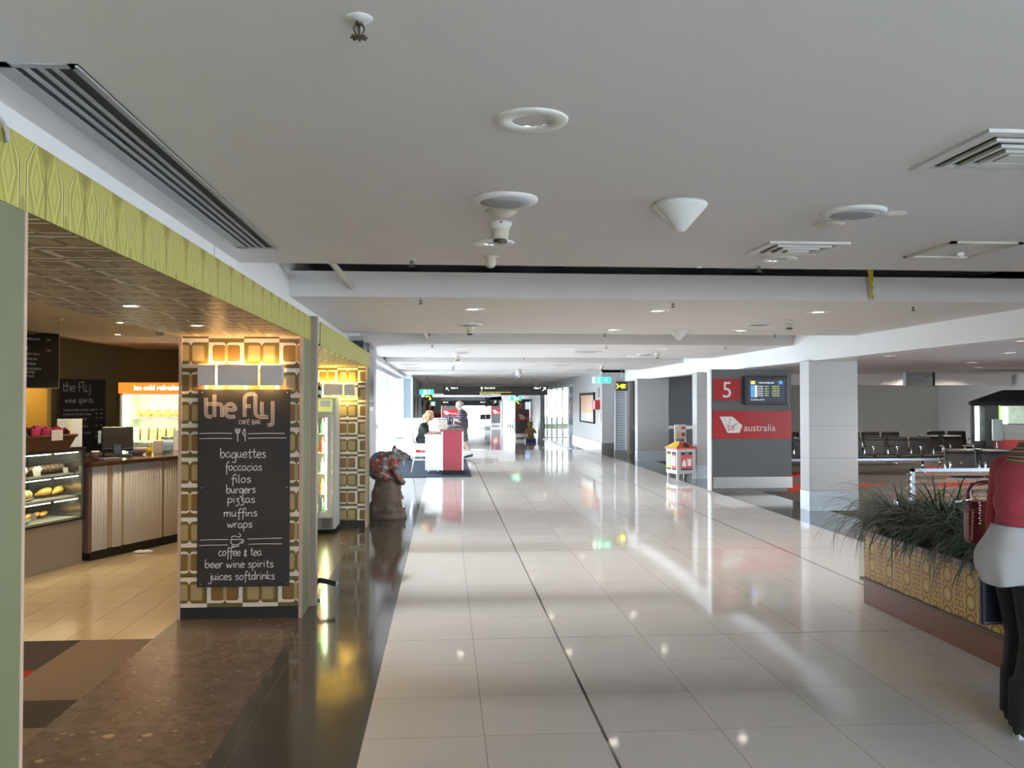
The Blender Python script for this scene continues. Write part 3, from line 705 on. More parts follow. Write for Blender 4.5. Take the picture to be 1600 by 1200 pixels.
for k, (x, ic) in enumerate(((-.97, 1), (-.87, 1), (-.77, 1), (-.67, 1), (-.575, 0), (-.48, 1))):
    muffin(inc(x, .17, .935), ic, '%s muffin on the top shelf of the display case, %s from the left' % (('chocolate', 'white-iced')[ic], ORD[k]))
for k in range(5):
    o = MB(); o.ell((0, 0, .045), (.045, .10, .05), 14, 8).ell((0, -.03, .07), (.03, .05, .03), 10, 6)
    q = o.build('cake_slice', M_CHOC, loc=inc(-.40 + k * .068, .24, .935), rz=CR + .25); tag(q, 'dark chocolate cake slice on the top case shelf, %s from the counter' % ORD[4 - k], 'cake', 'dark cake slices on the top shelf')
def card(x, y, z, s=.07, lab=''):
    o = MB().box(-s / 2, -.001, 0, s / 2, .001, s * .8, T=Matrix.Rotation(R(-12), 4, 'X')).build('price_card', M_TAGP, loc=inc(x, y, z), rz=CR); tag(o, lab, 'card')
card(-.55, .108, .935, .10, 'grey price card in front of the muffins in the case'); card(-.14, .108, .935, .07, 'small price card by the dark cakes in the case')
card(-.78, .30, .76, .10, 'tilted grey price card behind the yellow rolls'); card(-.66, .05, .53, .07, 'white price card on the bread basket in the case bottom')
card(-1.0, .06, .70, .05, 'price card at the left end of the middle case shelf')
tr = MB().lathe([(.0, 0), (.16, .004), (.19, .02), (.185, .024), (.15, .012)], n=28, T=Matrix.Scale(1.6, 4, (1, 0, 0)))
q = tr.build('food_platter', M_SHELFG, loc=inc(-.78, .27, .70), rz=CR); tag(q, 'grey oval platter under the yellow rolls', 'platter')
pp = MB(); pp.add([(-.2, -.13, .012), (.08, -.12, .012), (.12, 0, .03), (.02, .12, .10), (-.05, .14, .03), (-.22, .1, .02)], [(0, 1, 2, 3, 4, 5)]); pp.add([(-.2, -.13, .009), (.08, -.12, .009), (.12, 0, .027), (.02, .12, .097), (-.05, .14, .027), (-.22, .1, .017)], [(5, 4, 3, 2, 1, 0)])
q = pp.build('paper_napkin', M_CREAM, loc=inc(-.92, .22, .72), rz=CR, fix=False); tag(q, 'folded white napkin on the middle shelf of the display case', 'napkin')
for k, (x, y, z, r) in enumerate(((-.60, .2, .76, .058), (-.70, .16, .74, .04), (-.52, .24, .745, .045))):
    q = MB().ell((0, 0, 0), (r, r * .9, r * .72), 16, 10).ell((r * .1, -r * .5, r * .2), (r * .55, r * .5, r * .5), 12, 8).build('bread_roll', M_ROLL, loc=inc(x, y, z), rz=CR)
    tag(q, ('large', 'smallest', 'darker')[k] + ' pale yellow roll on the middle shelf of the display case', 'bread', 'yellow rolls on the middle shelf')
for k in range(4):
    q = MB().tube(spline([(-.09, .02, 0), (-.05, -.01, .02), (0, -.02, .028), (.05, -.01, .02), (.09, .02, 0)], 3), [.01, .016, .022, .03, .034, .036, .038, .036, .034, .03, .022, .016, .01][:13], 10).build('croissant', M_BREAD, loc=inc(-.33 + k * .085, .22 + .04 * (k % 2), .733), rz=CR + .3 * k)
    tag(q, 'golden croissant at the counter end of the middle case shelf, %s from the left' % ORD[k], 'pastry', 'croissants on the middle shelf')
for k in range(9):
    l_ = .28; q = MB().tube([(-l_ / 2, 0, 0), (-l_ * .4, 0, .004), (0, 0, .01), (l_ * .4, 0, .004), (l_ / 2, 0, 0)], [.014, .034, .041, .034, .014], 10).build('baguette', M_BREAD, loc=inc(-.86 + (k % 3) * .10 + .03 * (k // 3), .13 + .085 * (k % 3) + .02 * (k // 3), .545 + .05 * (k // 3)), rz=CR + .12 * (k % 3) - .1)
    tag(q, 'golden baguette in the bread pile at the bottom of the case, %s layer, %s' % (('lowest', 'middle', 'top')[k // 3], ('front', 'centre', 'back')[k % 3]), 'bread', 'baguettes in the case bottom')
for k in range(3):
    q = MB().tube([(-.1, 0, 0), (-.08, 0, .003), (.08, 0, .003), (.1, 0, 0)], [.012, .03, .03, .012], 10, flat=.7).build('filled_roll', M_BREAD, loc=inc(-.45 + k * .11, .3, .525), rz=CR + .5); tag(q, 'filled long roll on the bottom shelf of the display case, %s from the baguettes' % ORD[k], 'bread', 'filled rolls in the case bottom')
q = MB().lathe([(.0, 0), (.2, .004), (.235, .03), (.23, .034), (.19, .01)], n=28, T=Matrix.Scale(1.5, 4, (1, 0, 0))).build('bread_tray', M_SHELFG, loc=inc(-.85, .3, .487), rz=CR); tag(q, 'shallow grey tray under the pile of baguettes', 'tray')

# things on the case and the counter
M_WICK = pm('brown_wicker', (.12, .055, .025), .7, vary=.5, vs=70, bmp=.8, bs=90)
bk = thing('basket', 'brown wicker basket full of pink snack packets on the display case', 'basket', (-3.85, 8.72, 1.2), CR)
MB().add([(-.3, -.15, 0), (.22, -.15, 0), (.22, .15, 0), (-.3, .15, 0), (-.36, -.2, .14), (.28, -.2, .14), (.28, .2, .14), (-.36, .2, .14)], [(0, 3, 2, 1), (0, 1, 5, 4), (1, 2, 6, 5), (2, 3, 7, 6), (3, 0, 4, 7)]).build('basket_body', M_WICK, bk)
MB().tube([(-.36, -.2, .14), (.28, -.2, .14), (.28, .2, .14), (-.36, .2, .14), (-.36, -.2, .14)], .014, 8).build('basket_rim', M_WICK, bk)
MB().box(-.09, -.215, .10, .06, -.21, .2).build('price_card_holder', M_PAPER, bk)
PKC = [pm('pink_foil_packet', (.42, .03, .10), .3, vary=.3, vs=40), pm('dark_foil_packet', (.09, .07, .075), .3, vary=.4, vs=40), pm('maroon_foil_packet', (.25, .03, .05), .3, vary=.3, vs=40)]
for k in range(14):
    px, py = -.30 + .042 * k, -.10 + .1 * (k % 3); a = (k * 37 % 50 - 25) * .012
    m = MB(); T = Matrix.Rotation(.35 + a, 4, 'Y') @ Matrix.Rotation(a * 2, 4, 'X')
    m.rbox(-.045, -.018, -.07, .045, .018, .07, .016, T=T, seg=2)
    q = m.build('snack_packet', PKC[1 if k < 5 and k % 2 == 0 else 0 if k % 4 else 2], loc=Vector((-3.85, 8.72, 1.345)) + Matrix.Rotation(CR, 3, 'Z') @ Vector((px, py, .012 * (k % 3))), rz=CR)
    tag(q, '%s foil snack packet standing in the wicker basket, %s' % (('dark' if k < 5 and k % 2 == 0 else 'pink' if k % 4 else 'maroon'), (ORD[k] if k < 12 else ('last but one', 'last')[k - 12]) + ' from the left'), 'packet', 'snack packets in the wicker basket')
cb = thing('carton_stand', 'tall white acrylic leaflet stand on the display case top beside the basket', 'stand', (-3.85, 9.42, 1.2), R(20))
MB().rbox(-.115, -.05, 0, .115, .05, .29, .004).build('stand_body', pm('white_acrylic', (.72, .72, .68), .3), cb)
MB().box(-.03, -.052, .02, .012, -.05, .28).build('leaflet_strip', pm('yellowish_leaflet', (.78, .78, .55), .6), cb)
cu = thing('takeaway_cup', 'brown takeaway coffee cup with white lid at the counter corner', 'cup', (-3.70, 9.70, 1.03))
MB().lathe([(.028, 0), (.04, .1)], n=18).build('cup_body', pm('brown_card_cup', (.13, .07, .055), .6), cu)
MB().lathe([(.043, .098), (.043, .107), (.037, .114), (0, .114)], n=18).build('cup_lid', M_PAPER, cu)
q = MB().rbox(-.11, -.08, 0, .11, .08, .022, .005).build('serving_tray', pm('grey_plastic_tray', (.22, .21, .20), .5), loc=(-3.66, 9.98, 1.03), rz=.9); tag(q, 'small grey tray lying on the counter beside the coffee cup', 'tray')
M_PBLK = pm('black_plastic', (.018, .017, .018), .35)
ps = thing('till_terminal', 'black touch-screen till turned away on the cafe counter', 'till', (-3.80, 10.62, 1.03), R(20))
T = Matrix.Translation((0, 0, .07)) @ Matrix.Rotation(R(-24), 4, 'X')
MB().rbox(-.17, -.03, 0, .17, .035, .29, .015, T=T).build('screen_housing', M_PBLK, ps)
MB().rbox(-.14, -.12, 0, .14, .14, .03, .01).rbox(-.05, -.03, .02, .05, .06, .14, .01).build('till_base', M_PBLK, ps)
MB().box(-.155, .036, .02, .155, .038, .27, T=T).build('touch_screen', pm('blue_screen_glow', (.2, .4, .6), .2, emit=(.3, .55, .8), es=.8), ps)
MB().rbox(-.21, .02, .1, -.175, .05, .26, .006, T=T).build('card_reader', pm('pale_blue_plastic', (.35, .48, .58), .4), ps)
MB().rbox(-.5, -.12, 0, -.16, .12, .035, .008).build('keyboard', M_PBLK, ps)
bw = thing('bowl', 'squat white bowl on the counter in front of the till', 'bowl', (-3.66, 10.86, 1.03))
MB().lathe([(.05, 0), (.075, .01), (.105, .05), (.112, .085), (.105, .087), (.09, .05), (0, .02)], n=28).build('bowl_body', pm('pinkish_ceramic', (.50, .42, .38), .4), bw)
q = MB().ell((0, 0, .04), (.03, .03, .055), 14, 10).ell((.01, -.01, .10), (.012, .012, .02), 8, 6).build('lemon_bottle', pm('bright_yellow_plastic', (.78, .52, .02), .35), loc=(-3.56, 11.0, 1.03)); tag(q, 'bright yellow squeeze bottle behind the white bowl', 'bottle')
q = MB().rbox(-.05, -.04, 0, .05, .04, .155, .004).build('carton', pm('pale_pink_carton', (.55, .45, .40), .6), loc=(-3.50, 11.13, 1.03), rz=.2); tag(q, 'pale pink carton standing on the counter next to the jar', 'box')
q = MB().rbox(-.03, -.03, 0, .03, .03, .13, .004).build('carton', pm('grey_card_carton', (.42, .39, .40), .6), loc=(-3.62, 11.15, 1.03), rz=.1); tag(q, 'slim grey carton between the yellow bottle and pink carton', 'box')
jr = thing('glass_jar', 'square glass biscuit jar with blue wrappers on the counter', 'jar', (-3.46, 11.36, 1.03), .2)
MB().rbox(-.075, -.07, 0, .075, .07, .17, .012).build('jar_glass', glass_mat('jar_glass', (.85, .9, .95), .2), jr)
MB().lathe([(.07, .17), (.075, .175), (.075, .195), (0, .2)], n=20).build('jar_lid', M_STEEL, jr)
MB().rbox(-.06, -.055, .008, .06, .055, .12, .02).build('wrapped_sweets', pm('blue_white_wrappers', (.40, .52, .66), .4, vary=.6, vs=40), jr)
q = MB().rbox(-.10, -.012, 0, .10, .012, .26, .002, T=Matrix.Rotation(R(-6), 4, 'X')).build('notice_card', M_PAPER, loc=(-3.40, 11.75, 1.03), rz=.1); tag(q, 'large white notice card propped at the far end of the counter', 'card')
cr = MB(); rr = random.Random(3)
for k in range(5): cr.ell((k * .035 - .07, rr.uniform(-.02, .02), .018), (.035, .03, .018 + .008 * (k % 2)), 8, 5)
q = blob('paper_napkin', cr, M_PAPER, vox=.012, smooth=1, loc=(-3.30, 10.02, 0)); tag(q, 'crumpled white napkin dropped on the floor in front of the counter', 'napkin')

# ---------------------------------------------------------------- cafe back: chilled cabinet and boards
M_CABW = pm('white_cabinet_liner', (.68, .70, .58), .4)
fx, fy = -4.39, 12.3; FW = 1.25
fr = thing('chilled_cabinet', 'open chilled cabinet with an orange lit header behind the cafe counter', 'fridge', (fx, fy, 0))
MB().box(0, .04, 0, .035, .7, 1.92).box(FW - .035, .04, 0, FW, .7, 1.92).box(0, .66, 0, FW, .7, 1.92).box(0, .04, 1.76, FW, .66, 1.9).build('cabinet_shell', M_CABW, fr)
MB().box(0, 0, 0, FW, .66, .82).build('cabinet_base', M_CASEG, fr)
MB().rbox(-.005, -.01, 1.775, FW + .005, .06, 1.922, .004).build('header_sign', pm('glowing_orange_header', (.75, .12, .02), .4, emit=(1.0, .13, .015), es=1.1), fr)
text('header_lettering', 'ice cold refreshments', .088, pm('white_backlit_letters', (1, 1, 1), .4, emit=(1, .95, .88), es=1.6), fr, (.20, -.012, 1.825), bold=.0025)
for z in (1.45, 1.13, .84):
    MB().box(.035, .08, z - .02, FW - .035, .66, z).build('shelf', M_CABW, fr)
    MB().box(.035, .07, z - .022, FW - .035, .08, z + .012).build('shelf_edge', pm('lit_shelf_edge', (.9, .9, .8), .4, emit=(.9, .95, .75), es=.3), fr)
M_TUBE = pm('fluorescent_tube_glow', (1, 1, .95), .4, emit=(.88, 1.0, .80), es=3.0)
MB().box(.045, .03, .86, .075, .05, 1.75).build('side_tube', M_TUBE, fr)
MB().box(.05, .08, 1.745, FW - .05, .11, 1.757).build('top_tube', M_TUBE, fr)
for z in (1.74, 1.42): l = light('cabinet_light', 'AREA', (FW / 2, .12, z), 3.6, (.95, 1.0, .8), (0, .3, -1), FW - .1, .04); l.parent = fr
l = light('cabinet_light', 'AREA', (.09, .1, 1.3), 2.2, (.9, 1.0, .82), (1, .2, 0), .04, .8); l.parent = fr
def pack(nm, loc, w, h, d, mt, lab, grp, tilt=0):
    t = thing(nm, lab, 'food', loc, 0, grp)
    MB().rbox(-w / 2, -d / 2, 0, w / 2, d / 2, h, .006, T=Matrix.Rotation(tilt, 4, 'X')).build('wrap', mt, t)
    MB().box(-w * .36, -d / 2 - .0015, h * .12, w * .36, -d / 2 - .0005, h * .62, T=Matrix.Rotation(tilt, 4, 'X')).build('contents_window', pm('sandwich_filling', (.66, .52, .2), .5, vary=.6, vs=60), t)
M_SW = pm('brown_sandwich_box', (.38, .26, .10), .5, vary=.3, vs=30)
for k in range(9):
    pack('sandwich_pack', (fx + .17 + k * .115, fy + .2, 1.13), .092, .175, .08, M_SW, 'brown boxed sandwich on the lower lit shelf of the chilled cabinet, %s from the left' % ORD[k], 'boxed sandwiches in the chilled cabinet', R(-6))
for k in range(8):
    q = MB().ell((0, 0, .035), (.07, .07, .05), 14, 8).ell((0, 0, .085), (.05, .05, .02), 12, 6).build('salad_tub', pm('orange_salad', (.68, .40, .06), .5, vary=.5, vs=40), loc=(fx + .17 + k * .135, fy + .22, 1.452))
    tag(q, 'orange filled roll on the upper shelf of the chilled cabinet, %s from the left' % ORD[k], 'food', 'rolls on the upper cabinet shelf')
small_down('lit downlight in the high ceiling over the yellow passage behind the cafe', -6.5, 12.9, 2.9, 70, (1.0, .75, .4), group='downlights in the cream cafe ceiling')
# slanting blackboard and hanging menu board
ba = math.atan2(.788, .616)
b2 = thing('chalkboard', 'smaller blackboard with wine and spirits list on the olive cafe wall', 'menu board', (-5.35, 12.72, .95), math.atan2(.5, .40))
MB().rbox(0, -.014, 0, .68, .004, 1.03, .003).build('board_panel', M_CHALKB, b2)
w2 = MB(); kw2 = dict(org=(0, -.0145, 0), lift=.0008)
fly_logo(w2, .06, .86, .078, .010, offs=(0,), **kw2)
chalk(w2, 'wine spirits', .08, .50, .70, .045, .008, **kw2)
for k, (tx, b) in enumerate((('cascade pale ale', .52), ('premium crown beer', .47), ('james boag', .40), ('red cascade', .42), ('white premium wine', .46), ('soda', .28))):
    y = .585 - k * .062 - (.045 if k > 2 else 0) - (.03 if k > 3 else 0)
    chalk(w2, tx, .06, b, y, .02, .005, **kw2); chalk(w2, 'so', .53, .565, y + .01, .014, .004, **kw2); chalk(w2, 'oo', .60, .64, y + .012, .014, .004, **kw2)
w2.build('chalk_writing', M_CHALK, b2, fix=False)
b3 = thing('menu_board', 'black printed price board hanging beside the green end panel', 'menu board', (-4.86, 9.95, 1.825), math.atan2(.62, .37))
MB().rbox(0, -.012, 0, .76, .012, .66, .003).build('board_panel', M_BLACK, b3)
MB().box(-.004, -.014, -.008, .766, .014, 0).box(.76, -.014, 0, .768, .014, .66).build('board_frame', pm('pale_metal_edge', (.5, .45, .42), .4, .5), b3)
for k, (tx, z, x) in enumerate((('HEAVY LIGHT', .60, .29), ('BUNDABERG RUM', .535, .29), ('SPIRITS', .425, .29), ('SMIRNOFF VODKA', .365, .29), ('GORDONS GIN', .31, .29), ('CHIVAS REGAL', .255, .29), ('CLASSIC BOURBON', .20, .29), ('JOHNNIE RED', .16, .29), ('BUNDY RUM', .115, .29))):
    text('price_lettering', tx, .036, M_PAPER, b3, (x, -.0135, z), sx=.78)
text('price_lettering', '8.50', .036, M_PAPER, b3, (.60, -.0135, .535), sx=.8); text('price_lettering', '9.00', .036, M_PAPER, b3, (.60, -.0135, .415), sx=.8)
for x in (.2, .6): MB().tube([(x, 0, .66), (x, 0, 1.075)], .004, 6).build('hanging_wire', M_STEEL, b3)
q = MB().rbox(-.1, -.015, 0, .1, .015, .24, .006, T=Matrix.Rotation(R(14), 4, 'Y')).build('small_screen', M_PBLK, loc=(-4.32, 8.75, 1.2), rz=.6); tag(q, 'black tilted panel behind the snack basket near the green end panel', 'screen')
t = thing('ceiling_sprinkler', 'sprinkler head on the cream cafe ceiling', 'sprinkler', (-3.62, 8.6, 2.45))
MB().lathe([(.04, -.001), (.035, -.008), (.008, -.012), (.008, -.05), (.022, -.052), (.022, -.056), (0, -.056)], n=14).build('sprinkler_body', M_STEEL, t)
t = thing('security_camera', 'small white sensor under the cream cafe ceiling by the menu pillar', 'camera', (-2.95, 9.4, 2.45))
MB().lathe([(.03, 0), (.03, -.03), (.035, -.03), (.035, -.09), (.02, -.10), (0, -.10)], n=16).build('sensor_body', M_TRIM, t)

# ---------------------------------------------------------------- drinks fridge in the yellow bar, bottle, hose
vf = thing('drinks_fridge', 'tall glass-door drinks fridge with a bright tube in the yellow bar', 'fridge', (-1.98, 11.28, 0))
MB().box(0, .03, .06, .6, .55, .22).box(0, .03, 1.52, .6, .55, 1.72).box(0, .03, .22, .03, .55, 1.52).box(.57, .03, .22, .6, .55, 1.52).box(0, .52, .22, .6, .55, 1.52).build('fridge_cabinet', pm('silver_grey_fridge', (.42, .42, .40), .4, .3), vf)
MB().box(.02, 0, .24, .06, .03, 1.5).box(.5, 0, .24, .56, .03, 1.5).box(.06, 0, .24, .5, .03, .28).box(.06, 0, 1.46, .5, .03, 1.5).build('door_frame', pm('silver_door_frame', (.5, .5, .48), .35, .4), vf)
MB().box(.06, .012, .28, .5, .018, 1.46).build('door_glass', glass_mat('fridge_glass', (.95, 1, .95), .1), vf)
for z in (.5, .76, 1.02, 1.26): MB().box(.03, .06, z - .01, .57, .52, z).build('wire_shelf', M_CABW, vf)
MB().box(.475, .035, .3, .495, .05, 1.46).build('fridge_tube', pm('fridge_tube_glow', (1, 1, .8), .4, emit=(1.0, .98, .6), es=12), vf)
MB().box(.04, -.003, 1.54, .56, .028, 1.70).build('header_panel', pm('lime_header_panel', (.55, .58, .18), .5, emit=(.6, .6, .12), es=.25), vf)
MB().box(.42, -.006, 1.60, .54, -.003, 1.68).build('header_badge', M_PAPER, vf)
MB().box(.02, 0, .06, .58, .03, .2).build('vent_grille', M_DARKST, vf)
for k in range(6): MB().box(.44, -.004, .08 + k * .02, .55, 0, .088 + k * .02).build('vent_slot', M_BLACK, vf)
l = light('fridge_light', 'AREA', (.45, .08, .9), 5, (1, .95, .6), (-1, .3, 0), .04, 1.1); l.parent = vf
BC = [pm('green_bottle_glass', (.05, .22, .06), .2), pm('orange_drink', (.62, .25, .03), .25), pm('clear_water_bottle', (.5, .6, .6), .15), pm('red_drink_can', (.5, .03, .03), .25)]
for i, z in enumerate((.24, .5, .76, 1.02, 1.26)):
    for j in range(3):
        b = thing('drink_bottle', '%s drink bottle in the bar fridge, %s shelf, %s from the hinge side' % (('green', 'orange', 'clear', 'red')[(i + j * 2) % 4], ('bottom', 'second', 'third', 'fourth', 'top')[i], ORD[2 - j]), 'bottle', (-1.98 + .26 + j * .085, 11.40, z), 0, 'bottles in the bar fridge')
        MB().lathe([(.028, 0), (.03, .02), (.03, .11), (.012, .15), (.011, .18)], n=12).build('bottle_body', BC[(i + j * 2) % 4], b)
        MB().lathe([(.013, .18), (.013, .195), (0, .195)], n=10).build('bottle_cap', BC[3], b)
wb = thing('wine_bottle', 'bottle with an orange cap standing on top of the drinks fridge', 'bottle', (-1.60, 11.45, 1.72))
MB().lathe([(.026, 0), (.028, .02), (.028, .10), (.011, .145), (.011, .17)], n=14).build('bottle_body', pm('dark_bottle_glass', (.04, .03, .02), .15), wb)
MB().lathe([(.013, .15), (.013, .195), (0, .197)], n=12).build('foil_cap', BC[1], wb)
MB().lathe([(.0285, .04), (.0285, .09)], n=14).build('bottle_label', M_PAPER, wb)
et = thing('fire_extinguisher', 'red extinguisher standing in front of the drinks fridge', 'extinguisher', (-1.66, 10.95, 0))
MB().lathe([(.0, .24), (.07, .25), (.075, .28), (.075, .55), (.05, .62), (.02, .64)], n=20).build('cylinder', pm('extinguisher_red', (.50, .025, .02), .3), et)
MB().lathe([(.0762, .40), (.0762, .47)], n=20).build('white_band', M_PAPER, et)
MB().tube([(0, 0, .63), (0, 0, .70)], .02, 10).box(-.015, -.09, .69, .015, .03, .705).build('valve_handle', M_BLACK, et)
MB().lathe([(.09, 0), (.09, .02), (.02, .03), (.02, .24)], n=20).build('floor_stand', M_STEEL, et)
ho = MB().tube(spline([(0, -.03, .66), (.1, -.06, .62), (.16, -.07, .5), (.165, -.07, .36), (.12, -.07, .27), (.05, -.09, .22)], 6), .016, 10)
ho.build('hose', pm('grey_rubber_hose', (.30, .31, .32), .5), et)
hn = thing('hand_dryer_tube', 'black metal nozzle lying at the foot of the portal joint board', 'tube', (-1.0, 7.5, 0), 0)
MB().tube(spline([(-.09, .04, .12), (-.05, .02, .17), (.02, 0, .165), (.10, -.03, .15)], 5), .022, 12).build('tube_body', M_PBLK, hn)
MB().tube([(-.09, .04, 0), (-.09, .04, .13)], .016, 10).lathe([(.05, 0), (.05, .012), (.015, .02)], (-.09, .04, 0), 16).build('tube_foot', M_PBLK, hn)
MB().lathe([(.016, 0), (.023, .0), (.023, .01)], n=12, T=Matrix.Translation((.10, -.03, .15)) @ Matrix.Rotation(R(105), 4, 'Y')).build('tube_mouth', M_STEEL, hn)

# ---------------------------------------------------------------- ceiling fixtures of the concourse
M_CREAMP = pm('cream_plastic', (.60, .56, .46), .45)
M_WHITEP = pm('white_plastic', (.72, .71, .69), .4)
M_SPKG = pm('grey_speaker_mesh', (.33, .335, .35), .6, vary=.1, vs=200)
M_CHROME = pm('mirror_reflector', (.75, .74, .72), .12, 1.0)
M_BRASS = pm('dark_sprinkler_brass', (.12, .10, .08), .4, .7)
def at(z): return lambda x, y: (x, y, z)
def big_down(label, x, y, lit, z=CZ, en=30, col=(1.0, .91, .78), spot=130):
    t = thing('downlight', label, 'ceiling light', (x, y, z), 0, 'round downlights in the concourse ceiling')
    MB().lathe([(.062, -.003), (.062, -.008), (.115, -.008), (.119, -.003), (.119, 0)], n=28, caps=False).build('trim_ring', M_TRIM, t)
    MB().lathe([(.064, -.003), (.058, .03), (.04, .07), (0, .075)], n=24, caps=False).build('reflector', M_CHROME, t)
    if lit:
        MB().lathe([(0, -.002), (.06, -.001)], n=20).build('lens', M_LAMPDISC, t)
        l = light('downlight_lamp', 'SPOT', (0, 0, -.03), en, col, (0, 0, -1), .06, spot=spot, blend=.9); l.parent = t
    else:
        for k in (-1, 1): MB().lathe([(0, -.002), (.011, 0), (.011, .05)], (k * .02, 0, .004), 12).build('lamp_tube', pm('dim_lamp_glow', (1, .9, .7), .3, emit=(1, .75, .45), es=1.2), t)
    return t
rows = {'wide floor seam side': .27, 'middle of the concourse': 2.1, 'lounge side': 3.77}
big_down('large recessed downlight alone in the front ceiling panel, above the tiled floor', .274, 2.793, False)
big_down('recessed downlight just before the first ceiling slot, in line with the dome detectors', .274, 4.986, False)
big_down('recessed downlight just before the first ceiling slot, beside the louvred ceiling vent', 2.10, 5.435, False)
n = 0
for rn, x in (('left', .27), ('middle', 2.1), ('right', 3.74)):
    for k, y in enumerate((8.6, 10.93, 14.9, 17.4, 21.3, 23.9, 28.6, 31.8, 36.5, 41)):
        if rn == 'left' and k == 1: continue
        if rn == 'right' and k > 6: continue
        where = ('behind the first ceiling slot, near edge', 'behind the first ceiling slot, far edge', 'behind the second ceiling slot, near edge', 'behind the second ceiling slot, far edge', 'behind the third ceiling slot, near edge',
                 'behind the third ceiling slot, far edge', 'just behind the fourth ceiling slot', 'above the grey threshold strip', 'before the hanging gate sign', 'beyond the hanging gate sign')[k]
        big_down('lit downlight in the %s concourse row, %s' % (rn, where), x, y, True)

for rn, x in (('left', .3), ('right', 3.2)):  # extra lamps, added because the far gates came out too dark
    for k, y in enumerate((48.5, 56, 64, 72)):
        big_down('downlight added to brighten the lower far concourse, %s row, %s from the gate sign' % (rn, ORD[k]), x, y, True, 2.1, 60)

def sprinkler(label, x, y, z=CZ):
    t = thing('ceiling_sprinkler', label, 'sprinkler', (x, y, z), 0, 'fire sprinklers in the ceiling')
    t.scale = (.78, .78, .78)
    MB().lathe([(.012, -.012), (.036, -.006), (.042, -.001), (.042, 0)], n=18).build('escutcheon', M_WHITEP, t)
    m = MB().lathe([(.011, 0), (.011, -.022)], n=10).lathe([(.004, -.022), (.004, -.055)], n=8)
    for s in (-1, 1): m.tube(spline([(s * .009, 0, -.02), (s * .016, 0, -.035), (s * .006, 0, -.055)], 3), .003, 6)
    m.build('sprinkler_frame', M_BRASS, t)
    d = MB(); d.lathe([(0, -.06), (.019, -.06), (.019, -.056), (0, -.056)], n=12)
    for k in range(8): a = k * PI / 4; d.box(.016, -.003, -.062, .026, .003, -.058, T=Matrix.Rotation(a, 4, 'Z'))
    d.build('deflector', M_BRASS, t)
for lab, x, y in (('largest sprinkler head, at the top of the picture in the front ceiling panel', -.202, 2.078), ('sprinkler head at the edge of the first slot, left of the detectors', -.211, 5.62), ('sprinkler head at the edge of the first slot, below the ceiling vent', 2.07, 5.68),
                  ('sprinkler head just behind the first slot on the left', -.213, 7.78), ('sprinkler head just behind the first slot in the middle', 2.072, 7.9), ('sprinkler head just behind the first slot on the right, near the bulkhead', 4.402, 8.0),
                  ('sprinkler head before the second slot on the left', -.2, 11.5), ('sprinkler head before the second slot in the middle', 2.1, 11.5), ('sprinkler head before the second slot on the right', 4.4, 11.5),
                  ('sprinkler head behind the second slot on the left', -.2, 14.05), ('sprinkler head behind the second slot in the middle', 2.6, 14.1), ('sprinkler head behind the second slot on the right', 4.6, 14.2), ('sprinkler head before the third slot', 1.6, 17.9)):
    sprinkler(lab, x, y)
q = MB().lathe([(.014, 0), (.014, -.012), (0, -.014)], n=12).build('ceiling_hook', M_WHITEP, loc=(1.687, 5.76, CZ)); tag(q, 'tiny white hook at the edge of the first slot', 'hook')

def speaker(label, x, y, r=.145):
    t = thing('ceiling_speaker', label, 'speaker', (x, y, CZ), 0, 'round ceiling speakers')
    MB().lathe([(r * .88, -.020), (r * .97, -.016), (r, -.004), (r, 0)], n=32).build('speaker_rim', M_WHITEP, t)
    MB().lathe([(0, -.030), (r * .5, -.027), (r * .86, -.018)], n=32).build('speaker_grille', M_SPKG, t)
speaker('round grey ceiling speaker above the dome detectors in the front ceiling panel', .267, 3.90)
speaker('round grey ceiling speaker beside the flush discs on the right of the front panel', 1.933, 4.03)
speaker('small-looking grey ceiling speaker behind the first slot on the left', .29, 10.25, .15); speaker('grey ceiling speaker behind the first slot on the right beside a smoke detector', 3.62, 9.95, .15)
speaker('grey ceiling speaker behind the second slot on the left', .3, 16.2, .15); speaker('grey ceiling speaker behind the second slot on the right', 3.8, 16.6, .15)
def cone(label, x, y):
    q = MB().lathe([(.0, -.13), (.022, -.127), (.04, -.105), (.118, -.018), (.122, -.008), (.118, 0)], n=32).build('cone_speaker', M_WHITEP, loc=(x, y, CZ)); tag(q, label, 'speaker', 'white cone speakers')
cone('large white cone speaker hanging from the front ceiling panel', 1.067, 3.93); cone('white cone speaker behind the first slot', 2.95, 10.95)
q = MB().lathe([(0, -.032), (.045, -.026), (.072, -.008), (.078, 0)], n=28).build('dome_detector', M_CREAMP, loc=(.265, 4.15, CZ)); tag(q, 'cream shallow dome detector between the round speaker and smoke detector', 'detector')
def smoke(label, x, y):
    t = thing('smoke_detector', label, 'detector', (x, y, CZ), 0, 'smoke detectors')
    MB().lathe([(.058, 0), (.058, -.016), (.048, -.024), (.048, -.034)], n=24).build('detector_base', M_WHITEP, t)
    MB().lathe([(.044, -.03), (.04, -.085), (.03, -.086), (.03, -.092)], n=20).build('detector_body', M_CREAMP, t)
    MB().lathe([(.034, -.088), (.033, -.104), (0, -.108)], n=20).lathe([(.037, -.094), (.037, -.097)], n=20).build('sensor_cage', M_BRASS, t)
    MB().box(-.006, -.059, -.014, .006, -.057, -.004).build('red_mark', pm('signal_red', (.6, .04, .03), .5), t)
smoke('smoke detector with dark tip just behind the cream dome in the front panel', .277, 4.42)
smoke('smoke detector behind the first slot beside the right-hand speaker', 3.80, 9.5); smoke('smoke detector behind the first slot on the left', .3, 10.6)
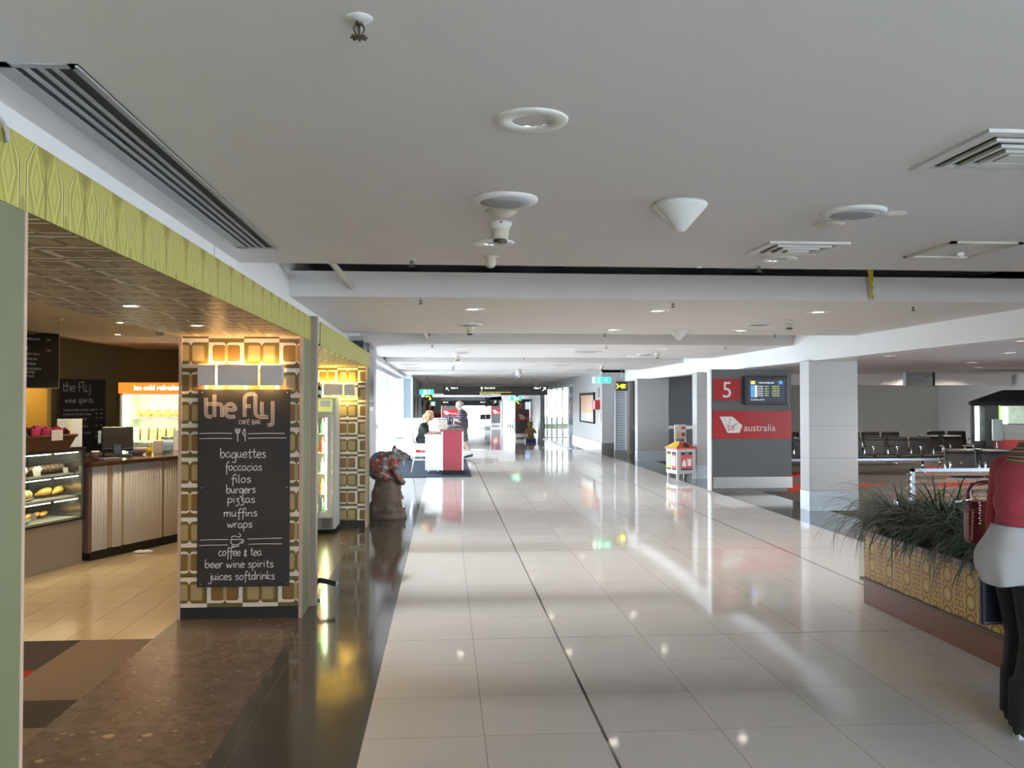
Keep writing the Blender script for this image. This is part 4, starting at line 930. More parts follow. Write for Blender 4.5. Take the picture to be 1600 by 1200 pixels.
smoke('smoke detector behind the second slot on the left', .25, 17.3); smoke('smoke detector behind the second slot on the right', 3.95, 16.2); smoke('smoke detector behind the third slot on the right', 4.0, 22.3); smoke('smoke detector behind the third slot on the left', .2, 22.4)
q = MB().lathe([(.05, 0), (.05, -.006), (.03, -.008), (.03, -.055), (.02, -.07), (0, -.075)], n=20).build('capsule_sensor', M_CREAMP, loc=(.282, 5.46, CZ)); tag(q, 'cream capsule-shaped sensor hanging by the edge of the first slot', 'detector')
q = MB().lathe([(0, -.016), (.06, -.012), (.078, 0)], n=28).build('ceiling_disc', M_CREAMP, loc=(1.94, 4.33, CZ)); tag(q, 'cream flush disc below the right-hand round speaker', 'detector')
q = MB().lathe([(0, -.006), (.02, -.006), (.022, -.003), (.07, -.003), (.074, 0)], n=28).build('ceiling_disc', M_CEIL, loc=(2.135, 4.08, CZ)); tag(q, 'white flush disc touching the right-hand round speaker', 'detector')
t = thing('dome_camera', 'grey dome camera on a post hanging beyond the third ceiling slot', 'camera', (2.03, 24.2, CZ))
MB().lathe([(.05, 0), (.05, -.02), (.03, -.03)], n=16).build('camera_mount', M_WHITEP, t)
MB().lathe([(.075, -.03), (.08, -.05), (.08, -.2)], n=20).build('camera_body', pm('silver_camera_body', (.4, .4, .41), .4), t)
MB().lathe([(.08, -.2), (.07, -.26), (.04, -.3), (0, -.31)], n=20).build('camera_dome', pm('smoked_dome', (.06, .06, .07), .1), t)

# linear slot diffuser beside the cafe, square vents, open hatch
ld = thing('linear_vent', 'long four-slot linear air vent beside the cafe fascia', 'vent', (-1.21, 2.42, CZ))
LD = 2.85
m = MB().box(0, 0, -.004, .052, LD, 0).box(.205, 0, -.004, .232, LD, 0).box(0, 0, -.004, .23, .03, 0).box(0, LD - .035, -.004, .23, LD, 0)
for k in range(3): m.box(.074 + k * .0385, .03, -.004, .090 + k * .0385, LD - .03, 0)
m.box(.225, 0, -.010, .232, LD, 0)
m.build('vent_frame', pm('grey_vent_paint', (.42, .42, .42), .5), ld)
MB().box(.05, .03, -.0008, .207, LD - .03, -.0003).build('vent_shadow_gap', M_BLACK, ld)
def square_vent(label, x, y, w, d):
    t = thing('square_vent', label, 'vent', (x, y, CZ), 0, 'square louvred ceiling vents')
    fm = MB(); 
    for i, (a, z0) in enumerate(((0, -.012), (.075, -.018), (.125, -.024), (.17, -.028))):
        b = a + (.05 if i == 0 else .017); mi = min(w, d)
        if a * 2 + .06 > mi: break
        for p, q in (((a, a), (w - a, b)), ((a, d - b), (w - a, d - a)), ((a, b), (b, d - b)), ((w - b, b), (w - a, d - b))):
            fm.box(p[0], p[1], z0, q[0], q[1], z0 + .012)
    fm.box(.205, .205, -.028, w - .205, d - .205, -.014) if min(w, d) > .45 else fm.box(w * .42, d * .42, -.024, w * .58, d * .58, -.012)
    fm.build('vent_louvres', M_WHITEP, t)
    MB().box(.04, .04, -.003, w - .04, d - .04, -.0005).build('vent_cavity', M_BLACK, t)
square_vent('large square louvred vent cut by the right edge in the front ceiling panel', 1.79, 2.77, .62, .5)
square_vent('smaller square louvred vent before the first slot beside a downlight', 1.82, 4.82, .47, .40)
square_vent('square vent behind the third slot on the left by the glazing', -1.1, 21.2, .5, .5); square_vent('square vent before the fourth slot on the left by the glazing', -1.1, 23.4, .5, .5)
square_vent('square vent behind the second slot in the middle of the ceiling', 2.3, 15.6, .5, .45); square_vent('square vent behind the third slot in the middle of the ceiling', 2.6, 21.4, .5, .45)
ht = thing('ceiling_hatch', 'open framed ceiling hatch before the first slot on the right', 'hatch', (2.84, 4.74, CZ))
MB().box(0, 0, -.012, .42, .03, 0).box(0, .50, -.012, .42, .53, 0).box(0, 0, -.012, .03, .53, 0).box(.39, 0, -.012, .42, .53, 0).build('hatch_frame', M_CREAMP, ht)
MB().box(.03, .03, -.004, .39, .5, -.001).box(.03, .488, -.010, .39, .5, -.001).box(.03, .03, -.010, .04, .5, -.001).build('hatch_panel', M_TRIM, ht)
MB().lathe([(.0, -.03), (.022, -.026), (.028, -.004)], (.26, .36, 0), 16).build('hatch_knob', M_WHITEP, ht)
# pipe in the first slot, second pipe, hazard tape
q = MB().tube([(-.92, 6.85, 2.80), (-.80, 7.66, 2.655)], .026, 12).build('sprinkler_pipe', M_CREAMP); tag(q, 'slanting white pipe in the first ceiling slot near the cafe', 'pipe')
q = MB().tube([(-.35, 12.9, 2.78), (-.28, 13.84, 2.66)], .026, 12).build('sprinkler_pipe', M_CREAMP); tag(q, 'slanting white pipe in the second ceiling slot, farther off', 'pipe')
M_TAPE = pm('yellow_hazard_tape', (.60, .46, .03), .4, vary=.3, vs=60)
tp = MB(); P = spline([(3.775, 7.6, 2.87), (3.785, 7.58, 2.80), (3.80, 7.61, 2.73), (3.795, 7.59, 2.66), (3.812, 7.60, 2.575)], 5)
L_ = [p + Vector((-.03 + .0009 * i, -.006 * math.sin(i), 0)) for i, p in enumerate(P)]; R_ = [p + Vector((.026 - .0010 * i, .008 * math.sin(i * 1.3), 0)) for i, p in enumerate(P)]; k = len(P)
tp.add(L_ + R_, [(i, i + 1, k + i + 1, k + i) for i in range(k - 1)])
tp.box(3.72, 7.58, 2.86, 3.86, 7.62, 2.875)
q = tp.build('hazard_tape', M_TAPE, fix=False); tag(q, 'strip of yellow hazard tape hanging from the first ceiling slot', 'tape')
sd = q.modifiers.new('t', 'SOLIDIFY'); sd.thickness = .001

# black box and cables above the bar fascia, wall screen
q = MB().rbox(-1.28, 11.6, 2.33, -1.06, 12.2, 2.46, .01).build('black_equipment_box', M_PBLK); tag(q, 'black equipment box on top of the bar fascia', 'box')
cbm = MB()
for k in range(4): cbm.tube(spline([(-1.2 + .02 * k, 10.5, 2.345), (-1.15, 10.75 + .1 * k, 2.375 + .01 * k), (-1.12 + .01 * k, 11.1, 2.37), (-1.15, 11.6, 2.38)], 5), .012, 6)
q = cbm.build('cable_bundle', M_PBLK); tag(q, 'bundle of dark cables lying on the bar fascia', 'cable')
q = MB().tube(spline([(-1.2, 2.20, 2.37), (-1.14, 2.235, 2.385), (-1.105, 2.255, 2.375), (-1.088, 2.27, 2.345), (-1.087, 2.275, 2.315)], 6), .006, 8).build('loose_cable', pm('grey_cable', (.35, .33, .33), .5)); tag(q, 'grey loose cable hanging over the front of the cafe fascia', 'cable')
sc = thing('wall_screen', 'tall grey-framed display on the white wall beyond the yellow bar', 'screen', (-1.12, 12.35, 1.53))
MB().rbox(0, 0, .06, .07, .9, .95, .008).build('screen_frame', pm('grey_screen_frame', (.11, .115, .12), .4), sc)
MB().box(.07, .08, .12, .074, .82, .88).build('screen_panel', pm('dark_screen_glass', (.02, .022, .025), .25), sc)
MB().box(0, .02, 0, .06, .88, .06).build('screen_skirt', M_WHITEP, sc)

# ---------------------------------------------------------------- hanging signs
M_SGNB = pm('dark_sign_face', (.022, .026, .022), .35)
M_SGNW = pm('lit_sign_lettering', (1, 1, .95), .4, emit=(1, 1, .93), es=.75)
M_SGNY = pm('lit_sign_yellow', (.9, .85, .03), .4, emit=(.85, .9, .02), es=.9)
M_EXITG = pm('lit_exit_green', (.02, .55, .30), .4, emit=(.02, .62, .34), es=.9)
def arrow(mb, x, z, s, ang):
    T = Matrix.Translation((x, 0, z)) @ Matrix.Rotation(-ang, 4, 'Y')
    mb.box(-s * .07, -.004, -s * .5, s * .07, 0, s * .42, T=T)
    for k in (-1, 1): mb.box(-s * .07, -.004, -s * .48, s * .07, 0, 0, T=T @ Matrix.Translation((0, 0, s * .5)) @ Matrix.Rotation(k * R(45), 4, 'Y'))
    return mb
sg = thing('direction_sign', 'long black hanging sign pointing to Gate 6, further gates and Gate 7', 'sign', (-.05, 36, 1.92))
MB().rbox(0, 0, 0, 4.26, .16, .35, .01).build('sign_body', M_SGNB, sg)
for x in (.5, 3.7): MB().tube([(x, .08, .35), (x, .08, .66)], .015, 8).build('hanging_rod', M_STEEL, sg)
m = MB(); arrow(m, .16, .24, .17, R(45)); arrow(m, 1.55, .25, .15, 0); arrow(m, 4.10, .24, .19, R(-45)); m.build('arrows', M_SGNW, sg, loc=(0, -.004, 0))
text('sign_lettering', 'Gate 6', .105, M_SGNW, sg, (.29, -.004, .26), bold=.002); text('sign_lettering', 'Gates 8,9,10', .085, M_SGNW, sg, (1.66, -.004, .265), bold=.002)
text('sign_lettering', 'Gate 7', .105, M_SGNW, sg, (3.98, -.004, .26), align='RIGHT', bold=.002); text('sign_lettering', 'Gates 11-22 via exit through security area', .062, M_SGNW, sg, (1.48, -.004, .03), sx=.8, bold=.001)
MB().box(1.46, -.004, .115, 2.75, -.002, .125).build('sign_rule', M_SGNY, sg)
sg = thing('direction_sign', 'second black hanging gate sign farther along the concourse', 'sign', (-1.3, 47.7, 1.42))
MB().rbox(0, 0, 0, 4.2, .16, .30, .01).build('sign_body', M_SGNB, sg)
for x in (.5, 3.7): MB().tube([(x, .08, .3), (x, .08, .69)], .02, 8).build('hanging_rod', M_STEEL, sg)
m = MB(); arrow(m, 1.0, .2, .15, R(90)); arrow(m, 4.0, .2, .16, R(-45)); m.build('arrows', M_SGNW, sg, loc=(0, -.004, 0))
text('sign_lettering', 'Gate 8', .1, M_SGNW, sg, (1.2, -.004, .17), bold=.002); text('sign_lettering', 'Gates 11-22', .08, M_SGNW, sg, (1.9, -.004, .12), bold=.002); text('sign_lettering', 'Gate 9', .1, M_SGNW, sg, (3.2, -.004, .17), bold=.002)

def running_man(mb, x, s, d=-.004):
    for a, b, w in (((.0, .62), (-.04, .34), .13), ((-.04, .34), (.14, .2), .08), ((.14, .2), (.08, .02), .07), ((-.04, .34), (-.12, .16), .08), ((-.12, .16), (-.28, .12), .07), ((0, .6), (.16, .46), .06), ((.02, .6), (-.16, .52), .06), ((-.16, .52), (-.2, .38), .05)):
        mb.ribbon([(x + a[0] * s, a[1] * s), (x + b[0] * s, b[1] * s)], w * s, org=(0, d, .02), lift=0)
    mb.lathe([(0, d), (.075 * s, d)], (x + .06 * s, 0, .02 + .76 * s), 12, axis='Y')
def exit_sign(label, x, y, z, w, h, drop, flip=False, far=False):
    t = thing('exit_sign', label, 'sign', (x, y, z), 0)
    MB().rbox(0, 0, 0, w, .06, h, .006).build('sign_body', M_WHITEP, t)
    MB().box(w * .03, -.003, h * .06, w * .97, -.001, h * .94).build('sign_face', M_EXITG, t)
    m = MB(); running_man(m, w * (.68 if flip else .34), h * .95, -.005)
    if flip: m.box(w * .30, -.006, .12 * h, w * .5, -.004, .9 * h)
    else: m.box(w * .05, -.006, .1 * h, w * .14, -.004, .92 * h); arrow(m, w * .70, h * .5, h * .5, R(-90))
    m.build('exit_pictogram', M_SGNW, t, fix=False)
    MB().tube([(w / 2, .03, h), (w / 2, .03, h + drop)], .01, 8).build('hanging_rod', M_STEEL, t)
exit_sign('green exit sign hanging on the right by the yellow plug sign', 4.046, 24.0, 2.163, .515, .175, CZ - 2.163 - .175)
exit_sign('green exit sign hanging on the left above the yellow phone sign', -.92, 32, 1.901, .53, .2, CZ - 2.101, True)
exit_sign('small far green exit sign above a yellow sign left of gate 7', 2.98, 40, 1.69, .5, .2, CZ - 1.89, True)
exit_sign('tiny far green exit sign at the left end of the second gate sign', -.75, 46.4, 1.43, .26, .22, 2.1 - 1.65, True)
def yellow_sign(label, x, y, z, w, h, drop, kind):
    t = thing('pictogram_sign', label, 'sign', (x, y, z))
    MB().rbox(0, 0, 0, w, .1, h, .008).build('sign_body', M_SGNB, t)
    m = MB(); L = -.005
    if kind == 'plug':
        m.lathe([(0, L), (h * .22, L)], (w * .55, 0, h * .5), 16, axis='Y'); m.box(w * .5, L - .001, h * .28, w * .68, L, h * .72)
        m.box(w * .68, L, h * .6, w * .84, L + .003, h * .68).box(w * .68, L, h * .32, w * .84, L + .003, h * .40).box(w * .17, L, h * .46, w * .4, L + .003, h * .54)
        m.ribbon(spline([(w * .06, h * .75), (w * .12, h * .62), (w * .17, h * .5), (w * .12, h * .38), (w * .06, h * .25)], 4), h * .10, org=(0, L, 0), lift=0)
    else:
        m.ribbon(spline([(w * .22, h * .72), (w * .5, h * .78), (w * .72, h * .55), (w * .74, h * .24)], 5), h * .14, org=(0, L, 0), lift=0)
        m.box(w * .15, L, h * .6, w * .36, L + .003, h * .86).box(w * .6, L, h * .12, w * .86, L + .003, h * .34)
    m.build('pictogram', M_SGNY, t, fix=False)
    if drop: MB().tube([(w / 2, .05, h), (w / 2, .05, h + drop)], .01, 8).build('hanging_rod', M_STEEL, t)
yellow_sign('black sign with a yellow electric plug hanging by the right-hand exit sign', 4.70, 24.0, 1.955, .32, .26, CZ - 2.215, 'plug')
yellow_sign('black sign with a yellow telephone receiver hanging on the left', -.735, 32.3, 1.70, .275, .2, CZ - 1.9, 'phone')
yellow_sign('small far black sign with a yellow handset below the exit sign near gate 7', 3.22, 40.3, 1.53, .2, .15, CZ - 1.68, 'phone')
yellow_sign('tiny far yellow sign at the right end of the second gate sign', 2.25, 49, 1.36, .16, .14, 2.1 - 1.5, 'phone')
# lounge sign seen edge-on
t = thing('direction_sign', 'pale grey hanging sign with a white arrow over the waiting lounge', 'sign', (11.89, 22, 2.06))
MB().rbox(0, 0, 0, .72, .16, .365, .006).build('sign_body', pm('pale_grey_sign', (.36, .36, .37), .5), t)
MB().box(.72, -.01, 0, .78, .17, .365).build('sign_end', M_SGNB, t)
m = MB(); arrow(m, .62, .18, .2, R(-90)); m.build('arrow', pm('faint_white_lettering', (.6, .6, .6), .5), t, loc=(0, -.004, 0))
text('sign_lettering', 'Gate 5', .11, pm('faint_white_lettering', (.6, .6, .6), .5), t, (.2, -.004, .2))
for x in (.16, .56): MB().tube([(x, .08, .365), (x, .08, .44)], .012, 8).build('hanging_rod', M_WHITEP, t)
for k, (x, y) in enumerate(((8.07, 15.5), (11.2, 18.0), (11.2, 24.0), (14.0, 25.2), (13.0, 20.6), (15.3, 25.0), (7.86, 11.5), (9.6, 14.4), (8.1, 19.2))):
    big_down('lit downlight in the low lounge ceiling, %s' % ('right of the first column', 'between the column and the kiosk', 'above the hanging lounge sign', 'near the lounge beam', 'before the kiosk on the right', 'nearest the corner behind the kiosk', 'at the right edge of the picture', 'just inside the lounge edge', 'left, half behind the gate panel')[k], x, y, True, 2.5, 85, spot=165)
for k, (x, y) in enumerate(((12.1, 25.95), (14.5, 25.95))):
    big_down('small downlight under the lounge beam, %s' % ('left', 'right')[k], x, y, True, 2.16, 90, spot=165)

# ---------------------------------------------------------------- gate panels
M_GATE = pm('charcoal_gate_panel', (.075, .078, .08), .45, vary=.06)
M_RED = pm('glossy_red_panel', (.33, .018, .022), .22, vary=.05)
M_LET = pm('pale_sign_lettering', (.60, .58, .56), .5)
def gate(label, loc, rz, number, w=1.51, screen_left=False, full=True, body=None):
    t = thing('gate_panel', label, 'gate sign', loc, rz)
    MB().box(0, 0, .27, w, .16, 2.26).build('panel_body', body or M_GATE, t)
    MB().box(-.03, -.004, .27 - .24, 0, .165, 2.26).build('edge_post', M_ALU, t)
    MB().box(.02, -.012, .07, w + .01, .17, .275).build('steel_skirting', M_STEEL, t)
    MB().box(.03, .03, 0, w - .07, .15, .07).build('plinth', M_DARKST, t)
    sq = MB().box(.035, -.012, 1.685, .55, -.001, 2.085).build('number_plate', M_RED, t)
    text('gate_number', number, .42, M_LET, sq, (.29, -.0135, 1.74), align='CENTER', sx=.95)
    st = MB().box(.02, -.012, .975, w, -.001, 1.495).build('airline_strip', M_RED, t)
    lg = MB().prism([(.145, 1.388), (.385, 1.388), (.575, 1.222), (.52, 1.088), (.295, 1.088)], -.015, -.0125, 'XZ').build('logo_shape', M_LET, st)
    if full:
        m = MB()
        for s_ in ([(.262, 1.25), (.30, 1.20), (.305, 1.145), (.315, 1.235), (.345, 1.33), (.352, 1.34)], [(.30, 1.13), (.36, 1.18), (.44, 1.235), (.505, 1.275)], [(.325, 1.20), (.33, 1.225)], [(.345, 1.19), (.352, 1.225), (.37, 1.225)], [(.40, 1.22), (.385, 1.205), (.405, 1.20), (.405, 1.235), (.40, 1.165), (.375, 1.15)],
                   [(.425, 1.22), (.432, 1.245)], [(.447, 1.23), (.455, 1.255), (.47, 1.255), (.475, 1.24)], [(.33, 1.345), (.35, 1.34)], [(.39, 1.115), (.40, 1.175)], [(.31, 1.125), (.40, 1.165), (.46, 1.185)]):
            m.ribbon(spline(s_, 4), .009, org=(0, -.0155, 0), lift=.0005)
        m.build('logo_script', M_RED, lg, fix=False)
    text('airline_lettering', 'australia', .185, M_LET, st, (.60, -.0135, 1.12), sx=.98, bold=-.001)
    return t
g5 = gate('charcoal panel with red number 5 and red airline strip beside the white column', (4.90, 15.95, 0), 0, '5')
tv = MB().rbox(.60, -.07, 1.605, 1.43, 0, 2.135, .012).build('flight_screen', M_PBLK, g5)
tag  # the screen is fixed to the panel
M_LCD = pm('navy_screen', (.02, .03, .06), .3, emit=(.010, .016, .03), es=.5)
sp = MB().box(.675, -.0722, 1.67, 1.355, -.07, 2.055).build('display', M_LCD, tv)
def glow(n, c, e=1.0): return pm(n, c, .4, emit=c, es=e * .45)
MB().box(.715, -.0735, 1.985, .80, -.0725, 2.045).build('yellow_logo_tile', glow('screen_amber', (.75, .45, .08)), sp)
MB().box(1.245, -.0735, 1.985, 1.315, -.0725, 2.05).build('blue_logo_tile', glow('screen_blue', (.05, .22, .75)), sp)
MB().box(.715, -.0735, 1.745, .785, -.0725, 1.965).build('blue_column', glow('screen_blue', (.05, .22, .75)), sp)
MB().box(.795, -.0735, 1.745, .83, -.0725, 1.965).build('cream_column', glow('screen_cream', (.72, .62, .38)), sp)
text('screen_title', 'Connection from flight available', .036, glow('screen_white', (.8, .85, .9)), sp, (.865, -.0735, 2.0), sx=.62)
for k in range(5):
    z = 1.935 - k * .042
    text('screen_row', 'VA 27%d  Sydney' % (k + 3), .03, glow('screen_white', (.8, .85, .9)), sp, (.835, -.0735, z), sx=.6); text('screen_row', 'Gate %d' % (k + 4), .03, glow('screen_yellow', (.6, .7, .12)), sp, (.98, -.0735, z), sx=.9)
    text('screen_row', 'Boarding 10.%d5' % k, .03, glow('screen_yellow', (.6, .7, .12)), sp, (1.12, -.0735, z), sx=.75)
text('screen_row', 'Time  Information  Weather', .028, glow('screen_white', (.8, .85, .9)), sp, (.715, -.0735, 1.69), sx=.8)
gate('grey gate panel with red number 6 left of the seated woman', (-1.02, 47.0, -.47), R(38), '6', 1.05, full=False, body=M_GREY)
g7 = gate('far charcoal gate panel with red number 7 on the right', (4.05, 50.6, -.47), 0, '7', .82, full=False)
gate('far gate panel with red strip behind the desk leaflets, between gate 6 and the window', (-.25, 70, -.47), 0, '8', 1.35, full=False)
gate('most distant gate panel with red strip right of the far window', (3.95, 75.5, -.47), 0, '9', .8, full=False)
MB().box(.56, -.05, 1.68, .8, 0, 2.1).build('flight_screen', pm('pale_lit_screen', (.4, .5, .7), .3, emit=(.35, .5, .8), es=.6), g7)

# ---------------------------------------------------------------- beam seating
M_SEAT = pm('black_vinyl', (.010, .009, .009), .4, vary=.2, vs=20)
M_CHR = pm('polished_chrome', (.7, .7, .7), .12, 1.0)
M_BEAM = pm('steel_blue_beam', (.30, .34, .40), .35, .6)
def bank(label, loc, rz, n, group='black beam seats in the waiting lounge'):
    t = thing('beam_seating', label, 'seating', loc, rz, group); p = .56
    MB().rbox(0, -.04, .30, n * p, .04, .37, .01).build('beam', M_BEAM, t)
    for k in range(n):
        T = Matrix.Translation(((k + .5) * p, 0, 0))
        sb = MB().rbox(-.255, -.26, .385, .255, .23, .45, .03, T=T).build('seat', M_SEAT, t)
        b = MB().rbox(-.25, -.035, 0, .25, .035, .43, .03, T=T @ Matrix.Translation((0, .24, .41)) @ Matrix.Rotation(R(-14), 4, 'X')).rbox(-.25, -.055, .34, .25, .04, .44, .04, T=T @ Matrix.Translation((0, .24, .41)) @ Matrix.Rotation(R(-14), 4, 'X'))
        bo = b.build('backrest', M_SEAT, t)
        MB().box(-.022, -.042, .17, .022, -.036, .20, T=T @ Matrix.Translation((0, .24, .41)) @ Matrix.Rotation(R(-14), 4, 'X')).build('seat_badge', M_CHR, bo)
    for k in range(n + 1):
        x = min(max(k * p, .02), n * p - .02)
        MB().tube(spline([(x, .2, .42), (x, .2, .60), (x, .12, .63), (x, -.18, .62), (x, -.22, .58), (x, -.2, .40)], 4), .014, 8).rbox(x - .02, -.19, .625, x + .02, .16, .645, .006).build('armrest', M_CHR, t)
    for x in ([.4, n * p - .4] if n < 5 else [.4, n * p / 2, n * p - .4]):
        MB().tube([(x, 0, .31), (x, 0, .06)], .025, 10).tube([(x, -.28, .02), (x, 0, .07), (x, .28, .02)], .02, 8).build('leg', M_CHR, t)
    return t
bank('long row of black beam seats nearest the slatted bench, facing the concourse', (6.9, 19.6, 0), 0, 8)
bank('row of black beam seats directly behind the long front row', (7.2, 21.4, 0), PI, 1).location = (7.76, 21.4, 0)
b0 = bank('black beam seats in the second row, half hidden by the front row', (7.9, 22.9, 0), 0, 8)
bank('two black beam seats just right of the long front row, set farther back', (11.55, 20.6, 0), R(-6), 2)
bank('two black beam seats beside the kiosk by the greige wall', (13.45, 23.6, 0), R(-8), 2)
bank('row of black beam seats seen through the slats of the bench', (8.6, 14.6, 0), R(-20), 4)
mt = thing('magazine_table', 'low black table with tan magazine box between the seats and the kiosk', 'table', (13.95, 21.6, 0))
MB().box(-.4, -.3, .42, .5, .3, .45).build('table_top', M_PBLK, mt)
for x in (-.36, .46):
    for y in (-.26, .26): MB().box(x - .02, y - .02, 0, x + .02, y + .02, .42).build('leg', M_PBLK, mt)
MB().rbox(-.3, -.305, .22, .42, -.28, .42, .004).build('tan_panel', pm('tan_printed_panel', (.40, .27, .14), .6, vary=.5, vs=14), mt)

# ---------------------------------------------------------------- kiosk with lit machines
kx, ky = 14.05, 22.6
kk = thing('kiosk', 'black-roofed kiosk with lit machine fronts and red lower panel in the lounge', 'kiosk', (kx, ky, 0), R(-30))
MB().add([(-.05, -.05, 1.66), (3.0, -.05, 1.66), (3.0, 1.6, 1.66), (-.05, 1.6, 1.66), (.75, .35, 1.97), (2.7, .35, 1.97), (2.7, 1.2, 1.97), (.75, 1.2, 1.97)], [(0, 3, 2, 1), (4, 5, 6, 7), (0, 1, 5, 4), (1, 2, 6, 5), (2, 3, 7, 6), (3, 0, 4, 7)]).box(-.05, -.05, 1.56, 3, 1.6, 1.66).build('roof', pm('matt_black_roof', (.02, .02, .022), .75, spec=.2), kk)
MB().box(0, 0, .45, .05, .08, 1.56).box(.3, 0, .45, .62, .3, 1.56).box(1.3, 0, .45, 1.6, .3, 1.56).box(0, .4, .0, 3, 1.5, 1.56).build('machine_body', M_PBLK, kk)
MB().box(.06, -.01, .62, .16, .03, 1.54).build('light_column', pm('cold_light_column', (.9, 1, 1), .4, emit=(.85, 1.0, 1.0), es=3.2), kk)
MB().box(.17, .06, .62, .3, .09, 1.54).build('menu_panel', pm('dark_photo_panel', (.05, .06, .06), .3, vary=.9, vs=9), kk)
MB().box(.64, .05, 1.08, 1.3, .09, 1.55).build('shop_window', pm('lit_machine_window', (.22, .28, .2), .3, vary=.9, vs=8, emit=(.25, .33, .25), es=.5), kk)
MB().box(.68, .02, 1.08, .82, .05, 1.5).build('window_tube', pm('cold_light_column', (.9, 1, 1), .4, emit=(.85, 1.0, 1.0), es=3.2), kk)
MB().box(.62, .0, 1.06, .66, .06, 1.56).build('green_frame', pm('lit_green_edge', (.2, .6, .05), .4, emit=(.2, .7, .05), es=.8), kk)
MB().box(.55, -.06, .66, 3, .3, 1.06).build('upper_panel', M_PANEL, kk)
MB().box(.5, -.07, .24, 3, .3, .66).build('red_panel', pm('bright_red_laminate', (.50, .025, .03), .35), kk)
MB().box(.5, -.05, .1, 3, .3, .24).build('base_strip', M_GREY, kk)
tt = thing('info_totem', 'slim pale information totem on a pole in front of the kiosk', 'sign', (14.42, 22.1, 0))
MB().tube([(0, 0, 0), (0, 0, .66)], .03, 12).lathe([(.14, 0), (.14, .015), (.03, .03)], n=20).build('pole', M_CHR, tt)
MB().rbox(-.14, -.03, .64, .14, .03, 1.2, .01).build('totem_panel', pm('pale_blue_panel', (.50, .60, .66), .35), tt)

# ---------------------------------------------------------------- bin with recycling panels
M_BINW = pm('white_bin_panel', (.66, .66, .67), .4); M_BING = pm('grey_bin_panel', (.30, .29, .285), .4, .2)
M_BYEL = pm('bin_yellow', (.68, .48, .03), .5); M_BRED = pm('bin_red', (.55, .03, .03), .45); M_BBLU = pm('bin_blue_print', (.35, .5, .7), .5, vary=.5, vs=30)
M_BLID = pm('red_bin_lid', (.46, .05, .03), .4)
bn = thing('recycling_bin', 'grey and white recycling bin with red lid beside the second column', 'bin', (4.93, 18.5, 0), R(12))
MB().box(0, 0, .12, .44, .50, .64).build('bin_body', M_BING, bn)
MB().box(-.006, .0, .12, 0, .50, .64).build('side_panel', M_BINW, bn)
ap = MB().box(.09, -.006, .20, .36, 0, .585).build('front_poster', M_BRED, bn)
MB().box(.09, -.008, .525, .36, -.005, .585).box(.09, -.008, .20, .36, -.005, .235).build('poster_band', M_BLACK, ap)
text('poster_lettering', 'waste', .042, M_PAPER, ap, (.225, -.009, .54), align='CENTER')
m = MB().prism([(.115, .28), (.21, .28), (.205, .36), (.185, .41), (.165, .43), (.145, .41), (.12, .36)], -.008, -.006, 'XZ').prism([(.245, .29), (.325, .29), (.335, .42), (.235, .42)], -.008, -.006, 'XZ').box(.23, -.008, .425, .34, -.006, .44); m.build('waste_pictogram', M_PAPER, ap)
for y0, ca in ((.03, M_BRED), (.27, M_BYEL)):
    s = MB().box(-.010, y0, .20, -.006, y0 + .19, .585).build('side_poster', ca, bn)
    MB().box(-.013, y0, .535, -.0095, y0 + .19, .585).box(-.013, y0, .20, -.0095, y0 + .19, .235).build('poster_band', M_BLACK, s)
    MB().box(-.013, y0 + .03, .29, -.0095, y0 + .16, .5).build('poster_print', M_BBLU if ca is M_BYEL else M_PAPER, s)
lid = MB().add([(-.03, -.03, .64), (.47, -.03, .64), (.47, .53, .64), (-.03, .53, .64), (-.03, -.03, .67), (.47, -.03, .67), (.47, .53, .67), (-.03, .53, .67), (.16, .16, .80), (.28, .16, .80), (.28, .36, .80), (.16, .36, .80)],
    [(0, 3, 2, 1), (0, 1, 5, 4), (1, 2, 6, 5), (2, 3, 7, 6), (3, 0, 4, 7), (4, 5, 9, 8), (5, 6, 10, 9), (6, 7, 11, 10), (7, 4, 8, 11), (8, 9, 10, 11)]).build('lid', M_BLID, bn)
MB().add([(-.031, -.03, .672), (-.031, .53, .672), (.157, .36, .803), (.157, .16, .803)], [(0, 1, 2, 3)]).build('yellow_lid_side', M_BYEL, lid)
MB().lathe([(0, 0), (.075, 0), (.075, .006), (0, .006)], (0, 0, 0), 20, T=Matrix.Translation((.235, .05, .728)) @ Matrix.Rotation(R(36), 4, 'X') @ Matrix.Scale(1.0, 4)).build('disposal_hole', M_BLACK, lid)
for x in (.03, .41):
    for y in (.03, .46): MB().box(x - .022, y - .022, 0, x + .022, y + .022, .12).build('leg', M_BING, bn)
bp = MB().rbox(.22, .55, .84, .22 + .29, .575, 1.16, .02).build('sign_board', M_BINW, bn)
for x in (.24, .49): MB().box(x - .012, .552, .1, x + .012, .572, .86).build('sign_post', M_ALU, bn)
for x, c in ((.255, M_BYEL), (.385, M_BRED)):
    q = MB().box(x, .546, .89, x + .09, .55, 1.11).build('sign_print', c, bp); MB().box(x, .543, .98, x + .09, .546, 1.06).box(x, .543, .87, x + .09, .546, .90).build('print_block', M_BBLU if c is M_BYEL else M_PAPER, q)
